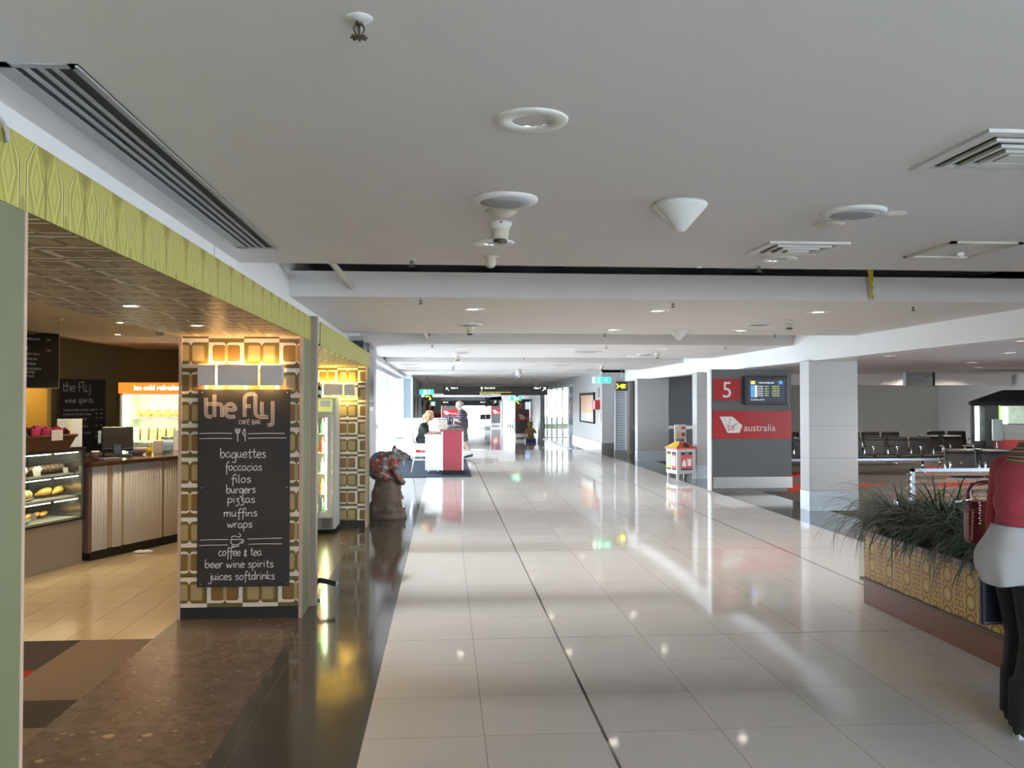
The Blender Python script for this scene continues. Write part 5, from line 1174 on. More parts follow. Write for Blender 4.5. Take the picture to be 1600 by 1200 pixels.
# poster, hose cabinet and notices on the right-hand pier wall
po = thing('wall_poster', 'black-framed orange and white poster on the right-hand wall by the plug sign', 'poster', (4.86, 28.45, .94))
MB().box(-.04, 0, 0, .018, .09, 1.02).box(-.04, 2.9, 0, .018, 3.0, 1.02).box(-.04, 0, .94, .018, 3.0, 1.02).box(-.03, 0, 0, .018, 3.0, .05).build('poster_frame', M_BLACK, po)
MB().box(-.012, .08, .34, .015, 2.92, .95).build('poster_picture', pm('orange_print', (.60, .34, .18), .4, vary=.35, vs=1.2), po)
MB().box(-.012, .08, .05, .015, 2.92, .34).build('poster_text_panel', M_PAPER, po)
MB().ell((-.014, .42, .70), (.005, .30, .24), 24, 8).build('poster_roundel', pm('pale_blue_print', (.42, .5, .62), .5, vary=.4, vs=6), po)
fb = thing('fire_hose_box', 'small red fire box on the right-hand wall beside the poster', 'fire box', (4.86, 27.55, 1.41))
MB().rbox(-.14, 0, 0, .02, .55, .30, .01).build('box_body', pm('fire_red', (.45, .03, .03), .4), fb)
MB().box(-.145, .08, .03, -.14, .25, .27).build('white_label', M_PAPER, fb)
q = MB().box(4.85, 27.4, 1.02, 4.882, 27.62, 1.30).build('wall_notice', pm('faded_notice', (.66, .60, .58), .6, vary=.2, vs=9)); tag(q, 'small pale notice below the red fire box', 'notice')
q = MB().box(4.85, 27.65, 1.8, 4.882, 27.85, 2.1).build('wall_control', pm('grey_control_box', (.25, .27, .26), .5)); tag(q, 'narrow grey control box above the red fire box', 'control box')

# ---------------------------------------------------------------- slatted bench
M_SLAT = pm('oiled_timber_slat', (.30, .165, .09), .5, vary=.25, vs=9)
M_BFR = pm('silver_blue_bench_frame', (.42, .50, .60), .3, .6)
be = thing('slatted_bench', 'timber-slatted bench with silver frame behind the grass planter', 'bench', (5.73, 10.5, 0))
BL = 2.6
MB().box(0, -.02, 0, .04, .02, .84).box(BL - .04, -.02, 0, BL, .02, .84).box(0, -.02, .80, BL, .02, .84).box(0, .02, .36, .04, .5, .40).box(BL - .04, .02, .36, BL, .5, .40).box(0, .46, 0, .04, .5, .40).box(BL - .04, .46, 0, BL, .5, .40).build('bench_frame', M_BFR, be)
for k in range(8): MB().rbox(-.03, .022, .745 - k * .085, BL, .05, .785 - k * .085, .004).build('back_slat', M_SLAT, be)
for k in range(5): MB().rbox(-.02, .07 + k * .085, .40, BL, .13 + k * .085, .43, .004).build('seat_slat', M_SLAT, be)

# ---------------------------------------------------------------- information desk on its mat
M_MAT = carpet_mat('slate_mat', (.05, .065, .09))
q = MB().rbox(-1.55, 19.5, .001, .6, 25.6, .012, .004).build('floor_mat', M_MAT); tag(q, 'slate-blue mat under the red and white information desk', 'mat')
M_WLAM = pm('white_laminate', (.78, .78, .78), .3); M_RLAM = pm('crimson_laminate', (.36, .03, .055), .35)
dk = thing('information_desk', 'red-fronted white information desk with black base where the woman sits', 'desk', (-.07, 20.0, .012))
MB().box(.03, .0, .1, .46, .012, .97).build('front_panel', M_RLAM, dk)
MB().box(0, -.004, .1, .03, .02, .97).box(.46, -.004, .1, .49, .02, .97).box(.478, .02, .1, .49, 1.5, .97).build('silver_edging', M_STEEL, dk)
MB().box(.02, .013, .1, .477, 1.5, .97).build('desk_body', M_WLAM, dk)
MB().box(.01, .03, 0, .5, 1.45, .1).build('base_plinth', M_BLACK, dk)
MB().rbox(-.04, -.03, .97, .52, 1.55, .998, .006).build('desk_top', M_RLAM, dk)
MB().box(-.38, .45, .07, 0, .9, .86).build('side_cabinet', M_WLAM, dk)
MB().rbox(-.40, .42, .86, .0, 1.6, .885, .004).build('work_surface', M_WLAM, dk)
MB().box(-.33, .435, .66, -.315, .45, .78).build('cabinet_handle', M_STEEL, dk)
for x in (-.3, -.08): MB().tube([(x, .5, 0), (x, .5, .07)], .02, 8).build('foot', M_STEEL, dk)
t = thing('leaflet_box', 'white leaflet box with small red squares on the desk top', 'box', (-.10, 20.75, 1.012))
MB().rbox(-.075, -.06, 0, .16, .06, .26, .006).build('box_body', pm('cream_card_box', (.66, .63, .55), .5), t)
MB().box(-.075, -.064, .225, .16, -.060, .25).build('dark_band', M_GREY, t)
for x in (-.02, .08):
    for z in (.08, .16): MB().box(x, -.063, z, x + .02, -.0605, z + .022).build('red_square', M_RED, t)
t = thing('water_bottle', 'clear bottle standing left of the leaflet box', 'bottle', (-.17, 20.45, .899))
MB().lathe([(.035, 0), (.036, .16), (.014, .21), (.014, .225)], n=16).build('bottle_body', glass_mat('bottle_plastic', (.85, .92, .97), .25), t); MB().lathe([(.016, .225), (.016, .245), (0, .245)], n=12).build('bottle_cap', M_PAPER, t)
t = thing('water_bottle', 'purple-tinted tall bottle behind the leaflet box', 'bottle', (.12, 21.15, 1.012))
MB().lathe([(.035, 0), (.036, .26), (.014, .33), (.014, .36)], n=16).build('bottle_body', glass_mat('purple_plastic', (.62, .55, .75), .3), t); MB().lathe([(.016, .36), (.016, .385), (0, .385)], n=12).build('bottle_cap', M_PAPER, t)
rr = random.Random(11)
for k in range(6):
    q = MB().rbox(-.11, -.075, 0, .11, .075, .006 + .004 * (k % 2), .001).build('brochure', (PKC[2], M_PAPER, PKC[1], M_BRED, M_CREAM, M_WOODC)[k], loc=(.02 + .06 * k, 20.22 + .16 * (k % 2), 1.0125 + (.0 if k < 2 else .010 * (k // 2))), rz=rr.uniform(-.6, .6))
    tag(q, ('maroon brochure at the left of the desk pile', 'white brochure at the left front of the desk pile', 'dark brochure in the middle of the desk pile', 'bright red brochure in the middle of the desk pile', 'cream brochure on the right of the desk pile', 'brown brochure on top at the right of the desk pile')[k], 'brochure', 'brochures fanned on the red desk top')
t = thing('leaflet_heap', 'dark heap of folded leaflets topped with white sheets at the desk end', 'leaflets', (.22, 20.62, 1.012))
MB().ell((0, 0, .04), (.17, .11, .055), 16, 8).build('folded_pile', pm('dark_mixed_print', (.09, .10, .06), .6, vary=.8, vs=25), t)
m = MB()
for k in range(7): m.box(-.05, -.035, 0, .05, .035, .003, T=Matrix.Translation((-.12 + .04 * k, -.04 + .02 * (k % 3), .075 + .008 * (k % 2))) @ Matrix.Rotation(rr.uniform(-.5, .5), 4, 'Y') @ Matrix.Rotation(rr.uniform(0, 3), 4, 'Z'))
m.build('white_sheets', M_PAPER, t)
def stool(label, loc, rz):
    t = thing('bar_stool', label, 'stool', loc, rz)
    sh = MB(); N = 9; prof = [(.21, .655), (.12, .645), (0, .64), (-.1, .645), (-.16, .665), (-.2, .74), (-.225, .84), (-.245, .93), (-.26, 1.02)]; wd = [.17, .19, .2, .2, .19, .18, .18, .17, .10]
    vs = []
    for (x, z), w in zip(prof, wd):
        for j in range(N): u = -1 + 2 * j / (N - 1); vs.append((x - .03 * u * u * (1 if z > .7 else 0) * -1, u * w, z + .02 * u * u * (1 if z < .7 else 0)))
    fs = [(i * N + j, i * N + j + 1, (i + 1) * N + j + 1, (i + 1) * N + j) for i in range(len(prof) - 1) for j in range(N - 1)]
    sh.add(vs, fs, smooth=True); s = sh.build('seat_shell', M_WLAM, t, fix=False); md = s.modifiers.new('t', 'SOLIDIFY'); md.thickness = .012
    for a, b in ((1, 1), (1, -1), (-1, 1), (-1, -1)): MB().tube([(a * .11, b * .12, .64), (a * .21, b * .2, 0)], .012, 8).build('leg', M_WHITEP, t)
    MB().tube([(.16, .16, .28), (.16, -.16, .28), (-.16, -.16, .28), (-.16, .16, .28), (.16, .16, .28)], .009, 8).build('foot_ring', M_WHITEP, t)
    MB().rbox(-.15, -.17, .655, .18, .17, .675, .008).build('seat_pad', M_GREY, t)
stool('white bar stool the woman sits on at the information desk', (-.56, 21.0, .012), 0)
t = thing('side_table', 'small round white table by the glazing left of the stool', 'table', (-1.19, 22.5, .012))
MB().lathe([(.0, .725), (.16, .725), (.165, .74), (0, .742)], n=28).build('table_top', pm('grey_table_top', (.24, .27, .31), .4), t)
for k in range(3): a = k * 2.1 + .4; MB().tube([(.05 * math.cos(a), .05 * math.sin(a), .72), (.2 * math.cos(a), .2 * math.sin(a), 0)], .012, 8).build('leg', M_WHITEP, t)
pb = thing('display_partition', 'low white partition with a red motif behind the seated woman', 'partition', (-1.5, 25.0, .012))
MB().box(0, 0, .12, 1.5, .05, 1.16).build('partition_panel', M_WLAM, pb)
MB().box(0, -.005, 1.16, 1.5, .055, 1.19).box(0, -.005, .1, 1.5, .055, .13).build('partition_rail', pm('pale_blue_rail', (.55, .66, .76), .4), pb)
m = MB(); m.prism([(.67, .22), (1.2, .22), (1.2, .30), (1.15, .38), (1.08, .41), (1.0, .38), (.95, .28), (.85, .26), (.76, .30), (.68, .28)], -.004, -.001, 'XZ').build('red_motif', M_BRED, pb)
for x in (.2, .9): MB().box(x, -.06, 0, x + .35, .1, .1).build('foot', M_BLACK, pb)

# ---------------------------------------------------------------- far things
t = thing('painted_statue', 'small far golden bear statue on a blue base by the right-hand wall', 'statue', (4.5, 46.4, -.47))
MB().rbox(-.28, -.25, 0, .28, .25, .18, .02).build('blue_base', pm('blue_plinth', (.06, .10, .35), .5), t)
m = MB().ell((0, 0, .5), (.2, .18, .32)).ell((.0, -.02, .92), (.15, .14, .15)).ell((-.11, 0, 1.05), (.05, .04, .06)).ell((.11, 0, 1.05), (.05, .04, .06)).ell((0, -.14, .88), (.07, .07, .06))
cap(m, (-.16, -.05, .65), (-.28, -.14, .45), .07, .06); cap(m, (.16, -.05, .65), (.26, -.16, .5), .07, .06); cap(m, (-.1, -.05, .3), (-.14, -.2, .2), .1, .08); cap(m, (.1, -.05, .3), (.14, -.2, .2), .1, .08)
blob('bear_body', m, pm('golden_paint', (.55, .38, .12), .4, vary=.4, vs=8), t, vox=.03)
t = thing('luggage_trolley', 'far luggage trolley with red handle before the gate 7 panel', 'trolley', (4.15, 52, -.47))
m = MB().tube([(0, 0, .1), (0, .7, .1)], .02, 8).tube([(.4, 0, .1), (.4, .7, .1)], .02, 8).tube([(0, .7, .1), (0, .7, 1.1), (.4, .7, 1.1), (.4, .7, .1)], .02, 8)
m.build('trolley_frame', M_CHR, t); MB().tube([(0, .7, 1.05), (.4, .7, 1.05)], .03, 8).box(.02, .69, .5, .38, .71, .75).build('trolley_handle', M_BRED, t)
for a, b in ((0, 0), (.4, 0), (0, .7), (.4, .7)): MB().lathe([(.05, -.02), (.05, .02)], (a, b, .05), 12, axis='X').build('wheel', M_PBLK, t)
q = bank('tiny dark beam seats silhouetted against the right of the far window', (3.6, 88, -.47), R(180), 2); q.location = (4.6, 88, -.47)
q = bank('dark beam seats far off below the screen of the distant gate', (.1, 66, -.47), 0, 3)

# ---------------------------------------------------------------- grass planter
def retro_yellow():
    m, nt, p = newmat('yellow_retro_planter_paper'); a, b, c, vec = uv(nt, 'UV')
    P = .135; cu = a / P; cv = b / P; odd = cu.fl().mod2().gt(.5); u = (cu.fr() - .5).ab(); v = (cv.fr() - .5).ab(); v2 = ((cv * 2.0).fr() - .5).ab()
    d = (u * u + v * v).sq(); ye = (.60, .41, .05); og = (.34, .12, .015); pa = (.64, .50, .16)
    ring = d.lt(.46) * d.gt(.30); dot = d.lt(.16); dia = (u + v).gt(.76)
    A = mix(nt, ring, ye, og); A = mix(nt, d.lt(.30), A, pa); A = mix(nt, d.lt(.22), A, ye); A = mix(nt, dot, A, pa); A = mix(nt, dia, A, og)
    box_ = ((u - .2).ab().lt(.18)) * v2.lt(.38); inn = ((u - .2).ab().lt(.085)) * v2.lt(.2)
    B = mix(nt, box_, ye, og); B = mix(nt, inn, B, pa); B = mix(nt, u.gt(.44), B, pa)
    nt.links.new(mix(nt, odd, A, B), p.inputs['Base Color']); p.inputs['Roughness'].default_value = .45
    return m
M_YP = retro_yellow(); M_PBR = pm('reddish_brown_laminate', (.215, .085, .045), .4, vary=.12, vs=5)
pl = thing('planter_box', 'long planter box with yellow retro panels and brown base in the concourse', 'planter', (3.47, 3.4, 0))
PL, PW = 3.72, .62
MB().box(0, 0, 0, PW, PL, .195).build('planter_base', M_PBR, pl)
MB().rbox(-.025, -.025, .190, PW + .025, PL + .025, .212, .004).build('ledge_moulding', pm('dark_brown_moulding', (.10, .045, .03), .4), pl)
MB().box(.004, .004, .212, .02, PL - .004, .555).box(PW - .02, .004, .212, PW - .004, PL - .004, .555).box(.02, .004, .212, PW - .02, .02, .555).box(.02, PL - .02, .212, PW - .02, PL - .004, .555).build('patterned_panel', M_YP, pl)
MB().box(0, 0, .555, .04, PL, .60).box(PW - .04, 0, .555, PW, PL, .60).box(.04, 0, .555, PW - .04, .04, .60).box(.04, PL - .04, .555, PW - .04, PL, .60).build('planter_rim', M_PBR, pl)
MB().box(.04, .04, .45, PW - .04, PL - .04, .53).build('soil', pm('dark_soil', (.02, .015, .01), .95), pl)
M_GR = [pm('dark_strap_leaf', (.05, .085, .045), .42, vary=.6, vs=14), pm('blue_green_strap_leaf', (.095, .14, .115), .4, vary=.5, vs=14)]
def clump(label, cx, cy, seed, n=380, lim=None):
    r = random.Random(seed); m = MB()
    for i in range(n):
        a = r.uniform(0, 2 * PI); L = r.uniform(.46, .92); rad = r.uniform(0, .14); p = Vector((rad * math.cos(a + .5), rad * math.sin(a + .5), 0)); el = R(r.uniform(48, 90)); w = r.uniform(.0045, .0095)
        d = r.uniform(1.5, 3.3) * (1.25 if r.random() < .16 else 1); k = 8; pts = []
        sw = r.uniform(-.5, .5)
        for j in range(k + 1):
            pts.append(p.copy()); e = el - d * (j / k) ** 1.3; e = max(e, R(-86)); aa = a + sw * j / k
            q = p + Vector((math.cos(aa) * math.cos(e), math.sin(aa) * math.cos(e), math.sin(e))) * (L / k)
            gx, gy, gz = cx + q.x, cy + q.y, .53 + q.z                        # leaves lie over the rim instead of passing through it
            if gz < .615 and 3.44 < gx < 4.12 and 3.37 < gy < 7.15: q.z = .085 + .004 * (i % 3)
            p = q
        L_ = []; R_ = []
        for j, q in enumerate(pts):
            t = (pts[min(j + 1, k)] - pts[max(j - 1, 0)]); s = Vector((-t.y, t.x, 0)); s = s.normalized() if s.length > 1e-6 else Vector((1, 0, 0)); ww = w * (1 - (j / k) ** 2.2) + .0006
            L_.append(q + s * ww); R_.append(q - s * ww + Vector((0, 0, .001)))
        m.add(L_ + R_, [(j, j + 1, k + 1 + j + 1, k + 1 + j) for j in range(k)], mi=1 if r.random() < .4 else 0, smooth=True)
    q = m.build('grass_plant', M_GR, loc=(cx, cy, .53), fix=False)
    return tag(q, label, 'plant', 'strap-leaved grasses in the planter')
for k, (y, x) in enumerate(((6.80, 3.66), (6.40, 3.74), (6.00, 3.65), (5.60, 3.74), (5.20, 3.65), (4.78, 3.74), (4.35, 3.66))):
    clump(('drooping dark grass at the far end of the planter, hanging over its corner', 'dark grass second from the far end of the planter', 'dark grass in the middle of the planter, third from the far end', 'dark grass before the slatted bench, fourth from the far end', 'dark grass next to the red handbag, fifth from the far end', 'dark grass partly behind the woman in pink, sixth in the planter', 'dark grass hidden behind the woman in pink, nearest in the planter')[k], x, y, 40 + k)

# ---------------------------------------------------------------- painted animal statue on its rock
def mosaic():
    m, nt, p = newmat('patchwork_paint'); x, y, z, vec = uv(nt, 'Object')
    n = nt.nodes.new('ShaderNodeTexVoronoi'); n.inputs['Scale'].default_value = 17; nt.links.new(vec, n.inputs['Vector'])
    e = nt.nodes.new('ShaderNodeTexVoronoi'); e.feature = 'DISTANCE_TO_EDGE'; e.inputs['Scale'].default_value = 17; nt.links.new(vec, e.inputs['Vector'])
    s = nt.nodes.new('ShaderNodeSeparateColor'); nt.links.new(n.outputs['Color'], s.inputs[0])
    cr = nt.nodes.new('ShaderNodeValToRGB'); cr.color_ramp.interpolation = 'CONSTANT'; E = cr.color_ramp.elements
    for i, (ps, c) in enumerate(((0, (.26, .03, .03)), (.30, (.15, .17, .16)), (.46, (.30, .06, .05)), (.58, (.26, .24, .20)), (.7, (.10, .13, .18)), (.82, (.38, .32, .26)), (.92, (.05, .06, .05)))):
        q = E[i] if i < 2 else E.new(ps); q.position = ps; q.color = (*c, 1)
    nt.links.new(s.outputs[0], cr.inputs[0])
    nt.links.new(mix(nt, S(nt, e.outputs['Distance']).lt(.035), cr.outputs[0], (.03, .03, .03)), p.inputs['Base Color']); p.inputs['Roughness'].default_value = .35
    return m
st = thing('animal_statue', 'patchwork-painted animal statue perched on a brown rock by the granite strip', 'statue', (-.815, 12.85, 0))
m = MB(); rr = random.Random(5)
for j in range(8):
    z = .02 + j * .085; r = .285 - .021 * j; m.ell((-.005 - .004 * j, 0, z), (r, r * .92, .11), 18, 10)
for k in range(24):
    a = rr.uniform(0, 6.28); z = rr.uniform(.05, .5); r = (.27 - .24 * z) * .9; m.ell((-.01 + r * math.cos(a), r * .92 * math.sin(a), z), (.06, .06, .075), 10, 8)
blob('rock', m, pm('brown_cast_rock', (.13, .09, .07), .8, vary=.5, vs=9, bmp=.6, bs=30), st, vox=.016, smooth=6)
MB().box(-.03, -.001, -.06, .03, .004, .06).build('plaque', M_PAPER, st, loc=(.225, -.10, .21), rz=R(75)).rotation_euler = (R(-12), 0, R(62))
m = MB().ell((-.09, 0, .77), (.185, .16, .185), 18, 12).ell((-.15, 0, .69), (.14, .16, .16), 16, 10).ell((.03, 0, .82), (.14, .125, .135), 16, 10)
m.ell((.13, 0, .885), (.105, .095, .10), 16, 10).ell((.21, 0, .875), (.085, .07, .068), 14, 10).ell((.268, 0, .868), (.042, .042, .042), 12, 8)
for s in (-1, 1):
    m.tube([(.095, s * .055, .95), (.09, s * .07, 1.0), (.09, s * .072, 1.045)], [.04, .028, .004], 10)
    cap(m, (.06, s * .08, .78), (.12, s * .10, .64), .065, .055); cap(m, (.12, s * .10, .64), (.18, s * .10, .53), .055, .05); m.ell((.205, s * .10, .50), (.055, .045, .035), 10, 6)
    cap(m, (-.12, s * .13, .68), (-.02, s * .17, .60), .09, .07); m.ell((.02, s * .17, .58), (.07, .05, .04), 10, 6)
an = blob('animal_body', m, mosaic(), st, vox=.011, smooth=5)
MB().ell((.305, 0, .878), (.016, .022, .016), 10, 8).build('nose', M_BLACK, an); 
for s in (-1, 1): MB().ell((.20, s * .068, .905), (.011, .008, .011), 8, 6).build('eye', M_BLACK, an)

# ---------------------------------------------------------------- people
M_SKIN = pm('fair_skin', (.55, .33, .24), .5, vary=.08, vs=12); M_SKINP = pm('pale_pink_skin', (.60, .40, .32), .5, vary=.08, vs=12)
M_EYEW = pm('eye_white', (.7, .68, .65), .3); M_LIP = pm('lips', (.40, .14, .12), .5)
def frame(f, up=(0, 0, 1)):
    """basis from facing direction: x right, y forward, z up"""
    f = Vector(f).normalized(); u = Vector(up); r = f.cross(u).normalized(); u = r.cross(f).normalized()
    return Matrix(((r.x, f.x, u.x), (r.y, f.y, u.y), (r.z, f.z, u.z)))
def hand(mb, w, d, n, side, curl=.5, s=1.0):
    """palm, four fingers and a thumb from wrist w along d; n is the palm's normal, side +1/-1 puts the thumb"""
    w = Vector(w); d = Vector(d).normalized(); n = Vector(n); n = (n - d * n.dot(d)).normalized(); x = d.cross(n).normalized() * side
    T = Matrix(((x.x, d.x, n.x), (x.y, d.y, n.y), (x.z, d.z, n.z)))
    mb.ell(w + d * .045 * s, (.041 * s, .052 * s, .017 * s), 12, 8, T=None if False else T.to_4x4())
    for i, (o, L) in enumerate(((.030, .072), (.011, .080), (-.009, .075), (-.028, .058))):
        p = w + d * .085 * s + x * o * s; a = .15 * curl; dirv = d
        for q in (.42, .33, .25):
            a += curl * (.55 if q > .3 else .5); dv = d * math.cos(a) + n * math.sin(a); p2 = p + dv * L * q * s; cap(mb, p, p2, .0092 * s, .0084 * s, 8); p = p2
    p = w + d * .022 * s + x * .034 * s; dv = (d * .62 + x * .72 + n * .35).normalized(); p2 = p + dv * .042 * s; cap(mb, p, p2, .012 * s, .0105 * s, 8)
    dv = (d * .9 + x * .12 + n * .5).normalized(); cap(mb, p2, p2 + dv * .03 * s, .0102 * s, .0088 * s, 8)
def head(mb, c, F, s=1.0):
    """skull, jaw, brow, nose, ears around centre c; F is the facing frame"""
    F4 = F.to_4x4(); P = lambda x, y, z: Vector(c) + F @ (Vector((x, y, z)) * s)
    mb.ell(P(0, -.012, .025), (.076 * s, .096 * s, .092 * s), 18, 14, T=F4); mb.ell(P(0, .022, -.045), (.058 * s, .066 * s, .068 * s), 16, 12, T=F4)
    mb.ell(P(0, .058, -.085), (.026 * s, .024 * s, .02 * s), 10, 8, T=F4)
    mb.tube([P(0, .082, .018), P(0, .098, -.012), P(0, .110, -.030)], [.009 * s, .012 * s, .014 * s], 8); mb.ell(P(0, .098, -.032), (.018 * s, .014 * s, .010 * s), 10, 6, T=F4)
    mb.ell(P(0, .076, .03), (.05 * s, .014 * s, .011 * s), 12, 6, T=F4)
    for k in (-1, 1):
        mb.ell(P(k * .042, .062, -.02), (.022 * s, .02 * s, .022 * s), 10, 6, T=F4); mb.ell(P(k * .076, -.005, -.01), (.012 * s, .022 * s, .034 * s), 10, 8, T=F4)
    mb.ell(P(0, .083, -.062), (.024 * s, .011 * s, .010 * s), 10, 6, T=F4)
def face_parts(body, c, F, s=1.0):
    F4 = F.to_4x4(); P = lambda x, y, z: Vector(c) + F @ (Vector((x, y, z)) * s)
    for k in (-1, 1):
        e = MB().ell(P(k * .030, .078, .008), (.013 * s, .009 * s, .009 * s), 10, 8, T=F4).build('eye', M_EYEW, body)
        MB().ell(P(k * .030, .0855, .008), (.006 * s, .004 * s, .006 * s), 8, 6, T=F4).build('iris', M_BLACK, e)
    MB().ell(P(0, .0945, -.060), (.022 * s, .006 * s, .004 * s), 10, 6, T=F4).ell(P(0, .0945, -.067), (.019 * s, .006 * s, .005 * s), 10, 6, T=F4).build('lips', M_LIP, body)
def limb(mb, pts, rs):
    for a, b, ra, rb in zip(pts, pts[1:], rs, rs[1:]): cap(mb, a, b, ra, rb)

# woman in pink cardigan
M_PINK = pm('rose_knit', (.42, .055, .085), .85, vary=.12, vs=120, bmp=.5, bs=300); M_SHIRT = pm('white_cotton_shirt', (.50, .51, .53), .8, vary=.05, vs=10)
M_TROU = pm('black_trouser_cloth', (.009, .009, .011), .8, vary=.3, vs=60); M_HAIRD = pm('dark_brown_hair', (.02, .012, .008), .45, vary=.4, vs=60)
W = thing('person', 'woman in a pink cardigan and black trousers with a red handbag by the planter', 'person', (2.95, 4.30, 0))
Fw = frame((1, .12, 0)); Fh = frame((1, .1, -.18)); hc = Vector((.185, .0, 1.575))
J = dict(rs=(.035, -.165, 1.315), ls=(.0, .165, 1.315), re=(.07, -.225, 1.04), le=(-.0, .23, 1.05), rw=(.27, -.14, .97), lw=(.0, .24, .82), rh=(-.02, -.09, .88), lh=(.0, .09, .88), rk=(.015, -.095, .47), lk=(.06, .10, .47), ra=(-.06, -.095, .085), la=(.03, .11, .085))
J = {k: Vector(v) for k, v in J.items()}
b = MB(); head(b, hc, Fh, 1.0); limb(b, [(.085, 0, 1.36), (.13, 0, 1.44), (.165, 0, 1.50)], [.062, .052, .052])
T3 = [((-.035, 0, .86), (.155, .165, .12)), ((-.048, 0, .90), (.145, .165, .13)), ((.0, 0, 1.03), (.115, .135, .12)), ((.01, 0, 1.15), (.125, .15, .13)), ((.02, 0, 1.26), (.12, .165, .12)), ((.04, 0, 1.335), (.085, .16, .06))]
for c, r in T3: b.ell(c, r, 18, 12)
for s in 'rl':
    limb(b, [J[s + 's'], J[s + 'e'], J[s + 'w']], [.052, .042, .03]); limb(b, [J[s + 'h'], J[s + 'k'], J[s + 'a']], [.092, .062, .042])
    b.ell(J[s + 'k'].lerp(J[s + 'a'], .3) + Vector((-.012, 0, 0)), (.058, .055, .10), 12, 8); a = J[s + 'a']; limb(b, [a + Vector((-.02, 0, -.03)), a + Vector((.07, -.005, -.05)), a + Vector((.15, -.01, -.062))], [.034, .032, .022])
hand(b, J['rw'], (.9, .15, -.2), (-.1, 1, 0), -1, .9); hand(b, J['lw'], (.05, .0, -1), (0, -1, 0), 1, 1.25)
wb_ = blob('body', b, M_SKIN, W, vox=.0075, smooth=4, fac=.4); face_parts(wb_, hc, Fh)
c = MB()
for (q, r), k in zip(T3[2:], (.024, .024, .024, .024)): c.ell(q, (r[0] + k, r[1] + k, r[2] + .01), 18, 12)
c.ell((-.015, 0, .97), (.155, .175, .06), 18, 10).ell((-.02, 0, .93), (.165, .185, .05), 18, 10)
limb(c, [J['rs'], J['re'], J['re'].lerp(J['rw'], .8)], [.07, .06, .048]); limb(c, [J['ls'], J['le'], J['le'].lerp(J['lw'], .8)], [.07, .06, .048]); c.ell((.05, 0, 1.355), (.09, .15, .05), 14, 8)
for k in range(6): a = .9 + k * .33; c.tube(spline([(-.10 + .02 * k, -.13, 1.02 + .03 * k), (-.05 + .03 * k, -.175, 1.05 + .02 * k), (.02 + .02 * k, -.18, 1.12)], 4), .012, 6)
blob('cardigan', c, M_PINK, W, vox=.012, smooth=3)
c = MB(); prof = [(-.0, .755, .178, .215), (-.005, .80, .188, .232), (-.02, .86, .186, .232), (-.018, .92, .174, .215), (-.0, .98, .15, .165), (.01, 1.05, .13, .15)]
vs = []; n = 40
for (cx, z, rx, ry) in prof:
    for j in range(n): a = 2 * PI * j / n; wv = 1 + .045 * math.sin(9 * a) * (1 if z < .82 else .3); vs.append((cx - .03 + rx * wv * math.cos(a), ry * wv * math.sin(a), z + (.018 * math.sin(3 * a + 1) if z < .78 else 0)))
fs = [(i * n + j, i * n + (j + 1) % n, (i + 1) * n + (j + 1) % n, (i + 1) * n + j) for i in range(5) for j in range(n)]
c.add(vs, fs, smooth=True); q = c.build('shirt_hem', M_SHIRT, W); sd = q.modifiers.new('t', 'SOLIDIFY'); sd.thickness = .004; sb = q.modifiers.new('s', 'SUBSURF'); sb.levels = 1; sb.render_levels = 1
c = MB()
for q_, r in T3[:2]: c.ell(q_, (r[0] + .008, r[1] + .008, r[2]), 18, 12)
for s in 'rl':
    limb(c, [J[s + 'h'], J[s + 'k']], [.118, .098]); limb(c, [J[s + 'k'], J[s + 'a'] + Vector((.005, 0, .05))], [.098, .092]); a = J[s + 'a']
    c.tube([a + Vector((.005, 0, .2)), a + Vector((.006, 0, -.035))], [.092, .098], 16)
    for k in range(3): c.tube([a + Vector((-.085, -.05, .02 + .05 * k)), a + Vector((.03, -.096, .0 + .05 * k)), a + Vector((.095, -.04, .03 + .05 * k))], .008, 6)
blob('trousers', c, M_TROU, W, vox=.012, smooth=4)
for s in 'rl':
    a = J[s + 'a']; sh = MB(); limb(sh, [a + Vector((-.035, 0, -.045)), a + Vector((.06, 0, -.058)), a + Vector((.17, -.005, -.066)), a + Vector((.20, -.006, -.068))], [.037, .038, .028, .014]); sh.box(a.x - .07, a.y - .03, 0, a.x + .0, a.y + .03, .03)
    shq = blob('shoe', sh, M_SHIRT, W, vox=.008, smooth=3)
    MB().ell(a + Vector((-.035, 0, -.043)), (.043, .043, .043), 14, 10).build('heel_cap', M_BLACK, shq)
c = MB(); Fh4 = Fh.to_4x4()
PH = lambda x, y, z: hc + Fh @ Vector((x, y, z))
c.ell(PH(0, -.03, .045), (.092, .098, .09), 18, 12, T=Fh4).ell(PH(0, -.075, -.02), (.075, .05, .09), 14, 10, T=Fh4).ell(PH(0, -.09, -.10), (.065, .04, .07), 14, 10, T=Fh4)
for k in (-1, 1): c.ell(PH(k * .075, -.02, -.02), (.02, .06, .09), 12, 8, T=Fh4)
blob('hair', c, M_HAIRD, W, vox=.01, smooth=2)
def stripes(name, cols, axis=2, per=.05, obj='Object'):
    m, nt, p = newmat(name); x, y, z, vec = uv(nt, obj); v = (x, y, z)[axis]
    nz = noise(nt, vec, 6, 2); t = ((v + nz * (.02 if per < .06 else 0)) / per).fr()
    cr = nt.nodes.new('ShaderNodeValToRGB'); cr.color_ramp.interpolation = 'CONSTANT'; E = cr.color_ramp.elements
    for i, (ps, c_) in enumerate(cols): q = E[i] if i < 2 else E.new(ps); q.position = ps; q.color = (*c_, 1)
    nt.links.new(t.k, cr.inputs[0]); nt.links.new(cr.outputs[0], p.inputs['Base Color']); p.inputs['Roughness'].default_value = .8
    return m
